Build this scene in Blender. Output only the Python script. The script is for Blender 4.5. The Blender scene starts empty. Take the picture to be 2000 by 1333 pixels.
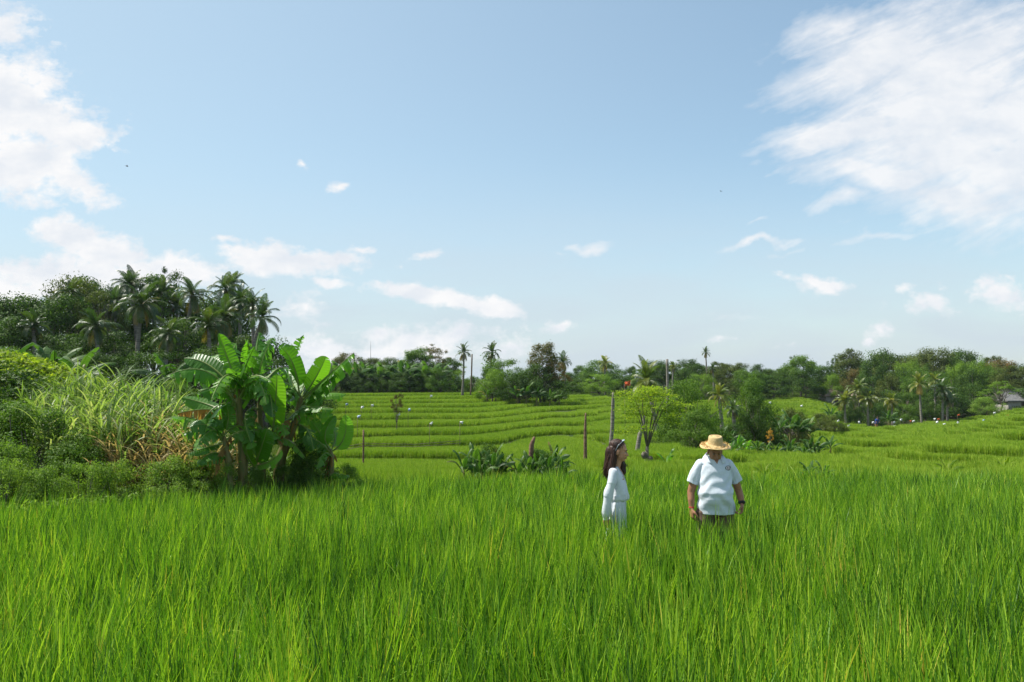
import bpy, math, random
import numpy as np
from mathutils import Vector, Matrix, Euler

PI = math.pi
sc = bpy.context.scene
COL = sc.collection
# ------------------------------------------------------------------ camera
F, HC = 1400.0, 2.3
PITCH = math.atan(73.5 / F)
cam = bpy.data.objects.new('camera', bpy.data.cameras.new('camera'))
COL.objects.link(cam); sc.camera = cam
cam.location = (0, 0, HC); cam.rotation_euler = (PI/2 + PITCH, 0, 0)
cam.data.lens = 36.0 * F / 2000; cam.data.sensor_width = 36
cam.data.clip_start = 0.05; cam.data.clip_end = 8000
sc.render.resolution_x, sc.render.resolution_y = 1024, 682
sc.view_settings.view_transform = 'Standard'; sc.view_settings.look = 'None'
sc.view_settings.exposure = 0.56; sc.view_settings.gamma = 1

def ray(px, py):
    a = (666.5 - py) / F
    c, s = math.cos(PITCH), math.sin(PITCH)
    return Vector(((px - 1000) / F, c - s * a, s + c * a))
def P(px, py, Y):
    r = ray(px, py)
    return Vector((r.x * Y / r.y, Y, HC + r.z * Y / r.y))

# ------------------------------------------------------------------ sun + world
SUN_EL, SUN_AZ = math.radians(57), math.radians(-76)      # azimuth measured from +Y, negative = left
sd = Vector((math.sin(SUN_AZ) * math.cos(SUN_EL), math.cos(SUN_AZ) * math.cos(SUN_EL), math.sin(SUN_EL)))
sun = bpy.data.objects.new('sun', bpy.data.lights.new('sun', 'SUN'))
COL.objects.link(sun)
sun.data.energy = 5.0; sun.data.angle = math.radians(0.5); sun.data.color = (1, 0.955, 0.87)
sun.rotation_euler = sd.to_track_quat('Z', 'Y').to_euler()

world = bpy.data.worlds.new('World'); sc.world = world; world.use_nodes = True
wn, wl = world.node_tree.nodes, world.node_tree.links
wn.clear()
def W(t, **k):
    n = wn.new(t)
    for a, b in k.items(): setattr(n, a, b)
    return n
def wmath(op, a, b=None, clamp=False):
    n = W('ShaderNodeMath', operation=op, use_clamp=clamp)
    for i, v in enumerate((a, b)):
        if v is None: continue
        if isinstance(v, (int, float)): n.inputs[i].default_value = v
        else: wl.new(v, n.inputs[i])
    return n.outputs[0]
wout = W('ShaderNodeOutputWorld'); bg = W('ShaderNodeBackground')
bg.inputs['Strength'].default_value = 0.12
wl.new(bg.outputs[0], wout.inputs[0])
sky = W('ShaderNodeTexSky', sky_type='NISHITA', sun_disc=False, sun_elevation=SUN_EL, sun_rotation=SUN_AZ)
sky.altitude = 0; sky.air_density = 1.0; sky.dust_density = 0.9; sky.ozone_density = 1.1
tc = W('ShaderNodeTexCoord'); sep = W('ShaderNodeSeparateXYZ'); wl.new(tc.outputs['Generated'], sep.inputs[0])
ay = wmath('MAXIMUM', wmath('ABSOLUTE', sep.outputs[1]), 0.05)
U = wmath('DIVIDE', sep.outputs[0], ay); V = wmath('DIVIDE', sep.outputs[2], ay)
cmb = W('ShaderNodeCombineXYZ'); wl.new(U, cmb.inputs[0]); wl.new(V, cmb.inputs[1])
UV = cmb.outputs[0]
def wnoise(scale, detail=8, rough=0.55, sx=1, sy=1, rot=0, off=0, dist=0.0):
    m = W('ShaderNodeMapping'); wl.new(UV, m.inputs[0])
    m.inputs['Rotation'].default_value = (0, 0, rot); m.inputs['Scale'].default_value = (sx, sy, 1)
    m.inputs['Location'].default_value = (off, off * .7, off)
    if rot:
        m2 = W('ShaderNodeMapping'); wl.new(UV, m2.inputs[0]); m2.inputs['Rotation'].default_value = (0, 0, rot)
        wl.new(m2.outputs[0], m.inputs[0]); m.inputs['Rotation'].default_value = (0, 0, 0)
    n = W('ShaderNodeTexNoise'); wl.new(m.outputs[0], n.inputs['Vector'])
    n.inputs['Scale'].default_value = scale; n.inputs['Detail'].default_value = detail
    n.inputs['Roughness'].default_value = rough; n.inputs['Distortion'].default_value = dist
    return n.outputs[0]
def blobmask(blobs, warp=None):
    src = UV
    if warp:
        n = W('ShaderNodeTexNoise'); wl.new(UV, n.inputs['Vector']); n.inputs['Scale'].default_value = 14; n.inputs['Detail'].default_value = 5
        s = W('ShaderNodeVectorMath', operation='SUBTRACT'); wl.new(n.outputs['Color'], s.inputs[0]); s.inputs[1].default_value = (.5, .5, .5)
        s2 = W('ShaderNodeVectorMath', operation='SCALE'); wl.new(s.outputs[0], s2.inputs[0]); s2.inputs['Scale'].default_value = warp
        a = W('ShaderNodeVectorMath', operation='ADD'); wl.new(UV, a.inputs[0]); wl.new(s2.outputs[0], a.inputs[1]); src = a.outputs[0]
    acc = None
    for b in blobs:
        px, py, ra, rb = b[:4]; rot = b[4] if len(b) > 4 else 0; st = b[5] if len(b) > 5 else 1
        r = ray(px, py); m = W('ShaderNodeMapping', vector_type='TEXTURE'); wl.new(src, m.inputs[0])
        m.inputs['Location'].default_value = (r.x / r.y, r.z / r.y, 0)
        m.inputs['Rotation'].default_value = (0, 0, math.radians(rot))
        m.inputs['Scale'].default_value = (ra / F * 1.95, rb / F * 1.95, 10)
        g = W('ShaderNodeTexGradient', gradient_type='SPHERICAL'); wl.new(m.outputs[0], g.inputs[0])
        o = g.outputs['Fac']
        if st != 1: o = wmath('MULTIPLY', o, st)
        acc = o if acc is None else wmath('MAXIMUM', acc, o)
    return acc
cumulus = [(0,215,150,115),(95,235,120,75,-30),(150,255,80,45,-20),(50,315,130,70,-12),(140,350,90,40,-28),
    (15,50,90,55,-40,.75),(75,90,70,35,-30,.55),
    (140,465,75,38,-15),(215,495,85,38,-12),(150,545,200,48),(300,530,120,35),(20,590,60,60),(60,515,80,40,0,.6),
    (520,498,85,32,-3),(570,512,90,26,-3),(650,500,110,20,2,.8),(440,462,34,10,-5,.8),(705,483,40,10,0,.8),(825,501,50,12,12,.8),
    (635,548,45,12,-4,.7),(590,600,75,40,0,.6),(620,650,70,35,0,.6),(835,580,90,22,-12),(890,592,60,18,-14),(968,602,45,22,-5),
    (1090,643,35,14,0,.6),(660,362,32,15,10,.75),(592,318,14,12,0,.75),(950,158,20,12,0,.35),
    (1560,535,45,12,-10,.6),(1610,553,65,24,-12,.8),(1790,590,95,26,-4,.7),(1760,560,50,18,0,.6),(1945,575,70,32,-12,.85),(1850,560,60,20,0,.5),(1720,640,22,32,-30,.7),(1705,665,16,16,0,.6),
    (800,675,190,50,0,.8),(640,690,120,45,0,.8),(880,660,60,25,0,.8),(740,655,60,22,0,.8),(980,685,120,30,0,.6),(1410,668,40,14,0,.6),(1555,672,70,16,20,.4)]
cirrus = [(1630,60,120,60,28,.85),(1890,395,230,60,-6,.9),(1850,170,330,230,20),(1640,255,190,48,12),(1920,320,330,115,-8),(1720,110,220,110,30),(1570,150,90,50,10,.6),(1750,345,190,45,-6),
    (2050,250,400,230,0),(1650,390,110,26,12,.75),(1700,462,110,15,6,.7),(1480,476,110,11,4,.85),(1540,490,110,12,6,.6),(1480,437,35,8,10,.6),
    (1430,270,60,12,-6,.5),(1450,150,40,25,20,.3),(1155,476,55,13,3,.8),(1090,494,60,8,2,.5),(1430,622,230,26,0,.5),(760,622,80,20,-15,.45),(1900,590,200,50,0,.35)]
n1 = wnoise(9, 10, .58, 1, 1.5, 0, 3.1)
n2 = wnoise(4, 12, .66, 1, 5.5, math.radians(-24), 1.7, .5)
nf = wnoise(30, 9, .66, 1, 2.4, math.radians(-24), 4.2)
mc = blobmask(cumulus, .045); mr = blobmask(cirrus, .07)
def dens(m, n, A, gain):
    e = wmath('SUBTRACT', m, wmath('MULTIPLY', wmath('SUBTRACT', 1, n), A))
    return wmath('MULTIPLY', e, gain, True)
n1b = wmath('ADD', wmath('MULTIPLY', n1, .5), wmath('MULTIPLY', wnoise(34, 12, .68, 1, 1.5, 0, 5.5), .55))
def contrast(n, k): return wmath('ADD', wmath('MULTIPLY', wmath('SUBTRACT', n, .5), k), .5)
dc = dens(mc, contrast(n1b, 2.0), .88, 3.6)
n2b = wmath('ADD', wmath('MULTIPLY', n2, .72), wmath('MULTIPLY', nf, .28))
dr = wmath('MULTIPLY', dens(mr, contrast(n2b, 1.3), .85, 2.5), .88)
# thin veil low over the horizon
low = W('ShaderNodeMapRange'); wl.new(V, low.inputs[0]); low.interpolation_type = 'SMOOTHSTEP'; low.inputs[1].default_value = .34; low.inputs[2].default_value = 0.0
low.inputs[3].default_value = 0; low.inputs[4].default_value = 1.0
nl = wnoise(4, 7, .55, 1, 5, 0, 8.3)
veil = wmath('MULTIPLY', low.outputs[0], wmath('ADD', nl, .3), True)
# a wide pale glow of thin high cloud on the sun's side
dall = wmath('MAXIMUM', dc, dr)
vm = W('ShaderNodeMix', data_type='RGBA'); wl.new(veil, vm.inputs[0]); vm.inputs[7].default_value = (3.5, 4.0, 4.5, 1)
hz_ = W('ShaderNodeMapRange'); wl.new(U, hz_.inputs[0]); hz_.inputs[1].default_value = -.6; hz_.inputs[2].default_value = .55; hz_.inputs[3].default_value = .58; hz_.inputs[4].default_value = .16
thin = W('ShaderNodeMix', data_type='RGBA'); wl.new(hz_.outputs[0], thin.inputs[0]); thin.inputs[7].default_value = (3.05, 3.85, 4.35, 1)
shade = W('ShaderNodeMapRange'); wl.new(wnoise(13, 7, .6, 1, 1.7, 0, 9.0), shade.inputs[0])
shade.inputs[1].default_value = .35; shade.inputs[2].default_value = .6
cc = W('ShaderNodeMix', data_type='RGBA'); wl.new(shade.outputs[0], cc.inputs[0])
cc.inputs[6].default_value = (4.5, 4.75, 5.1, 1); cc.inputs[7].default_value = (5.5, 5.5, 5.55, 1)
mx = W('ShaderNodeMix', data_type='RGBA'); wl.new(dall, mx.inputs[0])
skyg = W('ShaderNodeMix', data_type='RGBA', blend_type='MULTIPLY'); skyg.inputs[0].default_value = 1
wl.new(sky.outputs[0], skyg.inputs[6]); skyg.inputs[7].default_value = (1.04, 1.13, 1.03, 1)
wl.new(skyg.outputs[2], thin.inputs[6]); wl.new(thin.outputs[2], vm.inputs[6]); wl.new(vm.outputs[2], mx.inputs[6]); wl.new(cc.outputs[2], mx.inputs[7]); wl.new(mx.outputs[2], bg.inputs[0])

# ------------------------------------------------------------------ helpers
def tag(o, label=None, cat=None, group=None, kind=None):
    if label: o['label'] = label
    if cat: o['category'] = cat
    if group: o['group'] = group
    if kind: o['kind'] = kind
    return o
def empty(name, loc, rz=0):
    o = bpy.data.objects.new(name, None); COL.objects.link(o); o.location = loc; o.rotation_euler = (0, 0, rz)
    o.empty_display_size = .2; return o
def mkmesh(name, V_, F_, rnd=None, smooth=False):
    me = bpy.data.meshes.new(name)
    V_ = np.asarray(V_, dtype=np.float32).reshape(-1, 3)
    if isinstance(F_, np.ndarray):
        n, k = F_.shape
        me.vertices.add(len(V_)); me.vertices.foreach_set('co', V_.ravel())
        me.loops.add(n * k); me.loops.foreach_set('vertex_index', F_.astype(np.int32).ravel())
        me.polygons.add(n); me.polygons.foreach_set('loop_start', np.arange(0, n * k, k, dtype=np.int32))
        me.update(calc_edges=True)
    else:
        me.from_pydata([tuple(v) for v in V_], [], F_); me.update()
    if rnd is not None:
        a = me.attributes.new('rnd', 'FLOAT', 'POINT'); a.data.foreach_set('value', np.asarray(rnd, dtype=np.float32))
    if smooth: me.polygons.foreach_set('use_smooth', np.ones(len(me.polygons), dtype=bool))
    return me
def obj(name, me, mat=None, parent=None, loc=None):
    o = bpy.data.objects.new(name, me); COL.objects.link(o)
    if mat and not len(me.materials): me.materials.append(mat)
    elif mat and me.materials[0] != mat:
        o.material_slots[0].link = 'OBJECT'; o.material_slots[0].material = mat
    if parent: o.parent = parent
    if loc: o.location = loc
    return o

class MB:
    """collects primitives into one mesh"""
    def __init__(s): s.v = []; s.f = []; s.r = []; s.m = []; s.cur = 0; s.cr = .5
    def add(s, vs, fs, r=None):
        b = len(s.v); s.v += [tuple(v) for v in vs]; s.r += [s.cr if r is None else r] * len(vs)
        s.f += [tuple(b + i for i in f) for f in fs]; s.m += [s.cur] * len(fs)
    def rings(s, rings, caps=True, r=None, closed=False):
        n = len(rings[0]); vs = [p for R in rings for p in R]; fs = []
        for i in range(len(rings) - 1):
            for j in range(n):
                k = (j + 1) % n
                fs.append((i*n+j, i*n+k, (i+1)*n+k, (i+1)*n+j))
        if caps:
            fs.append(tuple(range(n))[::-1]); fs.append(tuple((len(rings)-1)*n + j for j in range(n)))
        s.add(vs, fs, r)
    def tube(s, pts, rad, n=8, r=None, flat=1.0, caps=True, jit=0):
        pts = [Vector(p) for p in pts]; rings = []
        if not hasattr(rad, '__len__'): rad = [rad] * len(pts)
        prev = None
        for i, p in enumerate(pts):
            t = (pts[min(i+1, len(pts)-1)] - pts[max(i-1, 0)]).normalized()
            if prev is None: a = t.orthogonal().normalized()
            else: a = (prev - t * prev.dot(t)).normalized()
            prev = a; b = t.cross(a)
            rings.append([p + (a*math.cos(2*PI*j/n) + b*math.sin(2*PI*j/n)*flat) * rad[i] * (1 + (random.uniform(-jit, jit) if jit else 0)) for j in range(n)])
        s.rings(rings, caps, r)
    def ell(s, c, rr, n=16, m=10, rot=None, r=None):
        c = Vector(c); vs = []; fs = []
        R = Euler(rot).to_matrix() if rot else Matrix.Identity(3)
        vs.append(c + R @ Vector((0, 0, -rr[2])))
        for i in range(1, m):
            a = -PI/2 + PI*i/m
            for j in range(n):
                b = 2*PI*j/n
                vs.append(c + R @ Vector((rr[0]*math.cos(a)*math.cos(b), rr[1]*math.cos(a)*math.sin(b), rr[2]*math.sin(a))))
        vs.append(c + R @ Vector((0, 0, rr[2]))); L = len(vs) - 1
        for j in range(n):
            k = (j+1) % n; fs.append((0, 1+k, 1+j)); fs.append((L, L-n+j, L-n+k))
            for i in range(m-2): fs.append((1+i*n+j, 1+i*n+k, 1+(i+1)*n+k, 1+(i+1)*n+j))
        s.add(vs, fs, r)
    def cap(s, p0, p1, r0, r1, n=14):          # tapered capsule
        p0 = Vector(p0); p1 = Vector(p1); t = (p1-p0).normalized(); a = t.orthogonal().normalized(); b = t.cross(a); rings = []
        for q in (-.98, -.8, -.5, 0):
            rings.append([p0 + t*r0*q + (a*math.cos(2*PI*j/n)+b*math.sin(2*PI*j/n))*r0*math.sqrt(1-q*q) for j in range(n)])
        for q in (0, .5, .8, .98):
            rings.append([p1 + t*r1*q + (a*math.cos(2*PI*j/n)+b*math.sin(2*PI*j/n))*r1*math.sqrt(1-q*q) for j in range(n)])
        s.rings(rings)
    def chain(s, pts, rad):
        for i in range(len(pts)-1): s.cap(pts[i], pts[i+1], rad[i], rad[i+1])
    def box(s, lo, hi, r=None):
        x0,y0,z0 = lo; x1,y1,z1 = hi
        s.add([(x0,y0,z0),(x1,y0,z0),(x1,y1,z0),(x0,y1,z0),(x0,y0,z1),(x1,y0,z1),(x1,y1,z1),(x0,y1,z1)],
              [(0,3,2,1),(4,5,6,7),(0,1,5,4),(1,2,6,5),(2,3,7,6),(3,0,4,7)], r)
    def mesh(s, name, smooth=True, mats=None):
        me = mkmesh(name, s.v, s.f, s.r, smooth)
        if mats:
            for m in mats: me.materials.append(m)
            me.polygons.foreach_set('material_index', np.array(s.m, dtype=np.int32))
        return me
def remesh(mb, name, voxel, smooth_it=4, fac=.5, disp=None):
    me = mb.mesh(name + '_raw'); o = bpy.data.objects.new('tmp', me); COL.objects.link(o)
    m = o.modifiers.new('r', 'REMESH'); m.mode = 'VOXEL'; m.voxel_size = voxel; m.use_smooth_shade = True
    if smooth_it:
        q = o.modifiers.new('s', 'SMOOTH'); q.factor = fac; q.iterations = smooth_it
    dg = bpy.context.evaluated_depsgraph_get()
    out = bpy.data.meshes.new_from_object(o.evaluated_get(dg)); out.name = name
    bpy.data.objects.remove(o); bpy.data.meshes.remove(me)
    if disp:
        n = len(out.vertices); co = np.empty(n*3, np.float32); no = np.empty(n*3, np.float32)
        out.vertices.foreach_get('co', co); out.vertices.foreach_get('normal', no)
        co = co.reshape(-1, 3); no = no.reshape(-1, 3)
        co = co + disp(co, no); out.vertices.foreach_set('co', co.astype(np.float32).ravel()); out.update()
    out.polygons.foreach_set('use_smooth', np.ones(len(out.polygons), dtype=bool))
    return out

# ------------------------------------------------------------------ materials
def newmat(name):
    m = bpy.data.materials.new(name); m.use_nodes = True; m.node_tree.nodes.clear()
    return m, m.node_tree.nodes, m.node_tree.links
def ramp(ns, cols, pos=None):
    r = ns.new('ShaderNodeValToRGB'); e = r.color_ramp.elements
    n = len(cols)
    for i, c in enumerate(cols):
        p = pos[i] if pos else i / max(1, n-1)
        el = e[i] if i < 2 else e.new(p)
        el.position = p; el.color = (*c, 1)
    return r
def leafmat(name, cols, pos=None, trans=.35, rough=.6, spec=.16, nscale=.35, namt=.35, tint=(1.15, 1.25, .55), per=.25, hue=None):
    m, ns, ln = newmat(name)
    at = ns.new('ShaderNodeAttribute'); at.attribute_name = 'rnd'
    geo = ns.new('ShaderNodeNewGeometry'); nz = ns.new('ShaderNodeTexNoise'); nz.inputs['Scale'].default_value = nscale; nz.inputs['Detail'].default_value = 3
    ln.new(geo.outputs['Position'], nz.inputs['Vector'])
    oi = ns.new('ShaderNodeObjectInfo')
    def mth(op, a, b):
        n = ns.new('ShaderNodeMath'); n.operation = op
        for i, v in enumerate((a, b)):
            if isinstance(v, (int, float)): n.inputs[i].default_value = v
            else: ln.new(v, n.inputs[i])
        return n.outputs[0]
    f = mth('ADD', at.outputs['Fac'], mth('MULTIPLY', mth('SUBTRACT', nz.outputs[0], .5), namt * 2))
    f = mth('ADD', f, mth('MULTIPLY', mth('SUBTRACT', oi.outputs['Random'], .5), per))
    r = ramp(ns, cols, pos); ln.new(f, r.inputs[0])
    p = ns.new('ShaderNodeBsdfPrincipled'); ln.new(r.outputs[0], p.inputs['Base Color'])
    p.inputs['Roughness'].default_value = rough; p.inputs['Specular IOR Level'].default_value = spec
    t = ns.new('ShaderNodeBsdfTranslucent'); mul = ns.new('ShaderNodeMix'); mul.data_type = 'RGBA'; mul.blend_type = 'MULTIPLY'; mul.inputs[0].default_value = 1
    ln.new(r.outputs[0], mul.inputs[6]); mul.inputs[7].default_value = (*[c*1.6 for c in tint], 1); ln.new(mul.outputs[2], t.inputs[0])
    mix = ns.new('ShaderNodeMixShader'); mix.inputs[0].default_value = trans
    ln.new(p.outputs[0], mix.inputs[1]); ln.new(t.outputs[0], mix.inputs[2])
    o = ns.new('ShaderNodeOutputMaterial'); ln.new(mix.outputs[0], o.inputs[0])
    return m
def pmat(name, c1, c2=None, scale=8, rough=.8, bump=0, spec=.3, stretch=(1,1,1), sss=0, detail=5, coord='Object', sheen=0):
    m, ns, ln = newmat(name); c2 = c2 or c1
    tcn = ns.new('ShaderNodeTexCoord'); mp = ns.new('ShaderNodeMapping'); mp.inputs['Scale'].default_value = stretch
    ln.new(tcn.outputs[coord], mp.inputs[0])
    nz = ns.new('ShaderNodeTexNoise'); nz.inputs['Scale'].default_value = scale; nz.inputs['Detail'].default_value = detail; ln.new(mp.outputs[0], nz.inputs['Vector'])
    r = ramp(ns, [c1, c2], [.35, .65]); ln.new(nz.outputs[0], r.inputs[0])
    p = ns.new('ShaderNodeBsdfPrincipled'); ln.new(r.outputs[0], p.inputs['Base Color'])
    p.inputs['Roughness'].default_value = rough; p.inputs['Specular IOR Level'].default_value = spec
    if sss: p.inputs['Subsurface Weight'].default_value = sss; p.inputs['Subsurface Radius'].default_value = (.012, .005, .003); p.inputs['Subsurface Scale'].default_value = 1
    if sheen: p.inputs['Sheen Weight'].default_value = sheen
    if bump:
        b = ns.new('ShaderNodeBump'); b.inputs['Strength'].default_value = bump; b.inputs['Distance'].default_value = .02
        ln.new(nz.outputs[0], b.inputs['Height']); ln.new(b.outputs[0], p.inputs['Normal'])
    o = ns.new('ShaderNodeOutputMaterial'); ln.new(p.outputs[0], o.inputs[0])
    return m

M = {}
M['rice'] = leafmat('rice_leaf', [(.022,.070,.010),(.098,.225,.015),(.235,.385,.024),(.40,.50,.05),(.52,.42,.07)], [0,.35,.68,.96,1], trans=.31, rough=.45, spec=.3, nscale=.7, namt=.26, per=.34)
M['rice_far'] = leafmat('terrace_rice', [(.135,.235,.018),(.205,.32,.026),(.275,.385,.04),(.34,.41,.06)], [0,.35,.75,1], trans=.2, rough=.6, spec=.15, nscale=.12, namt=.3, per=.3)
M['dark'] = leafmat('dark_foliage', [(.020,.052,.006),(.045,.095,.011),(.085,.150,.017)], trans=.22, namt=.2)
M['mid'] = leafmat('green_foliage', [(.045,.100,.012),(.080,.155,.018),(.120,.200,.024)], trans=.28, namt=.2)
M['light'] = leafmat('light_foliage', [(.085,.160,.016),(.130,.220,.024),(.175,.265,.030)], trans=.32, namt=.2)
M['olive'] = leafmat('olive_foliage', [(.040,.065,.012),(.075,.105,.018),(.115,.140,.028)], trans=.25, namt=.2)
M['brown'] = leafmat('brown_foliage', [(.055,.085,.020),(.10,.12,.026),(.15,.13,.036),(.20,.12,.045)], [0,.4,.75,1], trans=.3, namt=.3, tint=(1.2,.9,.6))
M['yellow'] = leafmat('yellow_green_foliage', [(.09,.16,.012),(.17,.25,.018),(.28,.33,.025)], trans=.45, namt=.2)
M['vine'] = leafmat('vine_foliage', [(.08,.14,.014),(.18,.25,.020),(.30,.35,.035)], trans=.4, rough=.6, spec=.15, nscale=1.2, namt=.35)
M['weed'] = leafmat('weed_foliage', [(.08,.15,.020),(.145,.235,.035),(.23,.32,.06)], trans=.4, rough=.6, spec=.2, nscale=1.0, namt=.3)
M['palm'] = leafmat('palm_frond', [(.018,.045,.010),(.040,.080,.014),(.075,.105,.018),(.22,.16,.035)], [0,.5,.88,1], trans=.28, rough=.4, spec=.5, namt=.12)
M['palmy'] = leafmat('yellow_palm_frond', [(.05,.09,.012),(.11,.15,.02),(.2,.2,.03),(.36,.26,.06)], [0,.4,.8,1], trans=.35, rough=.4, spec=.5, namt=.12)
M['banana'] = leafmat('banana_leaf', [(.045,.125,.014),(.085,.21,.022),(.14,.29,.032),(.28,.24,.04)], [0,.45,.9,1], trans=.42, rough=.38, spec=.4, nscale=2.5, namt=.10, per=0)
M['banana_far'] = leafmat('far_banana_leaf', [(.024,.066,.010),(.045,.11,.015),(.085,.16,.024),(.2,.17,.04)], [0,.45,.9,1], trans=.35, rough=.5, spec=.3, namt=.12)
M['banana_bright'] = leafmat('young_banana_leaf', [(.05,.15,.012),(.09,.22,.016),(.14,.29,.02)], trans=.5, rough=.32, spec=.5, nscale=2.5, namt=.1, per=0)
M['banana_dry'] = leafmat('dry_banana_leaf', [(.10,.06,.022),(.22,.13,.04),(.30,.21,.06),(.13,.13,.03)], trans=.3, rough=.7, nscale=3, namt=.3, tint=(1.1,.9,.5))
M['rib'] = leafmat('banana_midrib', [(.14,.20,.05),(.2,.26,.07)], trans=.1, rough=.4)
M['bstem'] = pmat('banana_stem', (.10,.125,.035), (.19,.14,.05), 5, .6, .6, stretch=(4,4,.8))
M['cane'] = leafmat('cane_leaf', [(.07,.13,.03),(.14,.21,.05),(.22,.29,.09),(.33,.34,.17)], [0,.4,.8,1], trans=.4, rough=.5, spec=.25, namt=.15)
M['cane_dry'] = leafmat('dry_cane_leaf', [(.33,.26,.11),(.44,.36,.17),(.50,.43,.24)], trans=.3, rough=.5, namt=.2, tint=(1.1,.95,.6))
M['bark'] = pmat('bark', (.10,.085,.065), (.20,.175,.14), 9, .9, .8, stretch=(1,1,.35))
M['barkp'] = pmat('palm_bark', (.13,.115,.095), (.26,.235,.20), 3, .9, .6, stretch=(.5,.5,5))
M['dead'] = pmat('dead_wood', (.11,.06,.04), (.24,.15,.10), 4, .9, .7, stretch=(1,1,3))
M['plastic_white'] = pmat('white_plastic', (.75,.76,.78), (.85,.85,.86), 5, .4)
M['plastic_blue'] = pmat('blue_plastic', (.30,.42,.60), (.40,.52,.68), 5, .4)
M['plastic_red'] = pmat('red_plastic', (.62,.10,.03), (.7,.16,.05), 5, .4)
M['thatch'] = pmat('thatch', (.20,.15,.11), (.34,.27,.21), 5, .95, .6, stretch=(1,1,3))
M['tin'] = pmat('roof_sheet', (.12,.12,.12), (.20,.195,.19), 3, .7, .2)
M['wall'] = pmat('plaster_wall', (.32,.30,.27), (.42,.40,.36), 3, .9, .2)
M['wood'] = pmat('weathered_wood', (.13,.09,.06), (.24,.18,.13), 6, .85, .5, stretch=(1,1,.3))
M['dark_wall'] = pmat('dark_boards', (.06,.045,.035), (.11,.08,.06), 6, .9, .3)  # dark brown for the fence, doors, windows and one hut wall

# ------------------------------------------------------------------ ground
TY = np.array([15.5, 20, 26, 34, 45, 60, 80, 100, 130, 180, 300, 600, 2500.])
TP = np.array([-400, 0, 300, 600, 900, 1100, 1250, 1400, 1550, 1700, 1850, 2000, 2400.])
TT = [[890,850,815,790,770,760,755,752,750,748],
      [890,850,815,790,770,760,755,752,750,748],
      [895,860,830,806,785,772,762,757,752,748],
      [920,912,910,893,840,801,775,760,758,755],
      [920,912,910,892,842,802,776,763,758,755],
      [915,906,898,885,850,812,785,768,764,757],
      [910,895,876,862,848,822,792,775,768,758],
      [912,900,884,876,868,850,812,785,770,760],
      [910,895,885,880,872,858,832,800,772,762],
      [910,895,880,868,858,848,838,833,800,765],
      [908,890,870,856,846,836,828,824,800,770],
      [908,885,860,845,832,818,806,800,790,770],
      [905,880,850,825,808,795,785,780,775,765]]
TZ = np.zeros((len(TP), len(TY)))
for i in range(len(TP)):
    row = TT[i] + [752, 745, 742]
    for j, Y in enumerate(TY): TZ[i, j] = P(1000, row[j], Y).z - .58
TU = (TP - 1000) / F
EX = np.array([-60, -12, -6.9, -4.7, -3.15, -1.0, 2.0, 60]); EY = np.array([7, 8.3, 9.65, 11.4, 12.5, 13.6, 14.1, 14.0])
def edge(x): return np.interp(x, EX, EY)
def vnoise(x, y, s, seed=0):
    x = x / s + seed * 3.7; y = y / s + seed * 7.1
    return (np.sin(x + 1.3*np.sin(y*.7+seed)) + np.sin(y*1.1 + 1.7*np.sin(x*.6)) + .5*np.sin(2.1*x - 1.4*y + seed) + .5*np.sin(1.7*x+2.3*y)) / 3
def hbase(x, y):
    x = np.asarray(x, float); y = np.asarray(y, float)
    u = np.clip(x / np.maximum(y, 15.5), TU[0], TU[-1])
    yy = np.clip(y, 15.5, 2500)
    ii = np.clip(np.searchsorted(TU, u) - 1, 0, len(TU)-2); fu = (u - TU[ii]) / (TU[ii+1] - TU[ii]); fu = fu*fu*(3-2*fu)
    jj = np.clip(np.searchsorted(TY, yy) - 1, 0, len(TY)-2); fy = (yy - TY[jj]) / (TY[jj+1] - TY[jj])
    z = (TZ[ii,jj]*(1-fy)+TZ[ii,jj+1]*fy)*(1-fu) + (TZ[ii+1,jj]*(1-fy)+TZ[ii+1,jj+1]*fy)*fu
    return z
def zone_right(x, y): return 1/(1+np.exp(-((x/np.maximum(y, 1)) - .16) * 25))
def height(x, y, full=False):
    x = np.asarray(x, float); y = np.asarray(y, float)
    b = hbase(x, y)
    zr = zone_right(x, y) * (y < 112)
    b = b + vnoise(x, y, 9, 1)*.09 + vnoise(x, y, 2.3, 4)*.02 + zr*(vnoise(x, y*1.6, 3.2, 2)*.56 + vnoise(x, y, 1.6, 5)*.05)
    left = 1/(1+np.exp(((x/np.maximum(y, 1)) + .31)*40))            # scrub side: not terraced
    zm = np.exp(-((x-4.6)/3.2)**2 - ((y-23.5)/5)**2)
    b = b + zm * vnoise(x, y, .9, 8) * .35
    step = .205 + .03*zr
    t = b/step; f = np.floor(t); fr = t - f
    riser = np.clip((fr-.86)/.14, 0, 1); q = (f + riser*riser*(3-2*riser))*step
    tr = (1-left)*(y < 140)
    z = q*tr + b*(1-tr)
    e = edge(x); k = np.clip((y - e - .15)/.7, 0, 1); k = k*k*(3-2*k)
    lz = np.where(x < -2.6, np.clip((-2.6-x)/2, 0, 1), 0)
    bund = .22*np.exp(-((y-e-.35)/.3)**2)*lz
    z = z*k + bund
    # overgrown mound on the left
    z = z + 2.75*np.exp(-((x+14.2)/6.2)**2 - ((y-18)/4.5)**2)
    if full: return z, fr, riser, left, zr
    return z
def hz(x, y): return float(height(np.array([x]), np.array([y]))[0])

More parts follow.
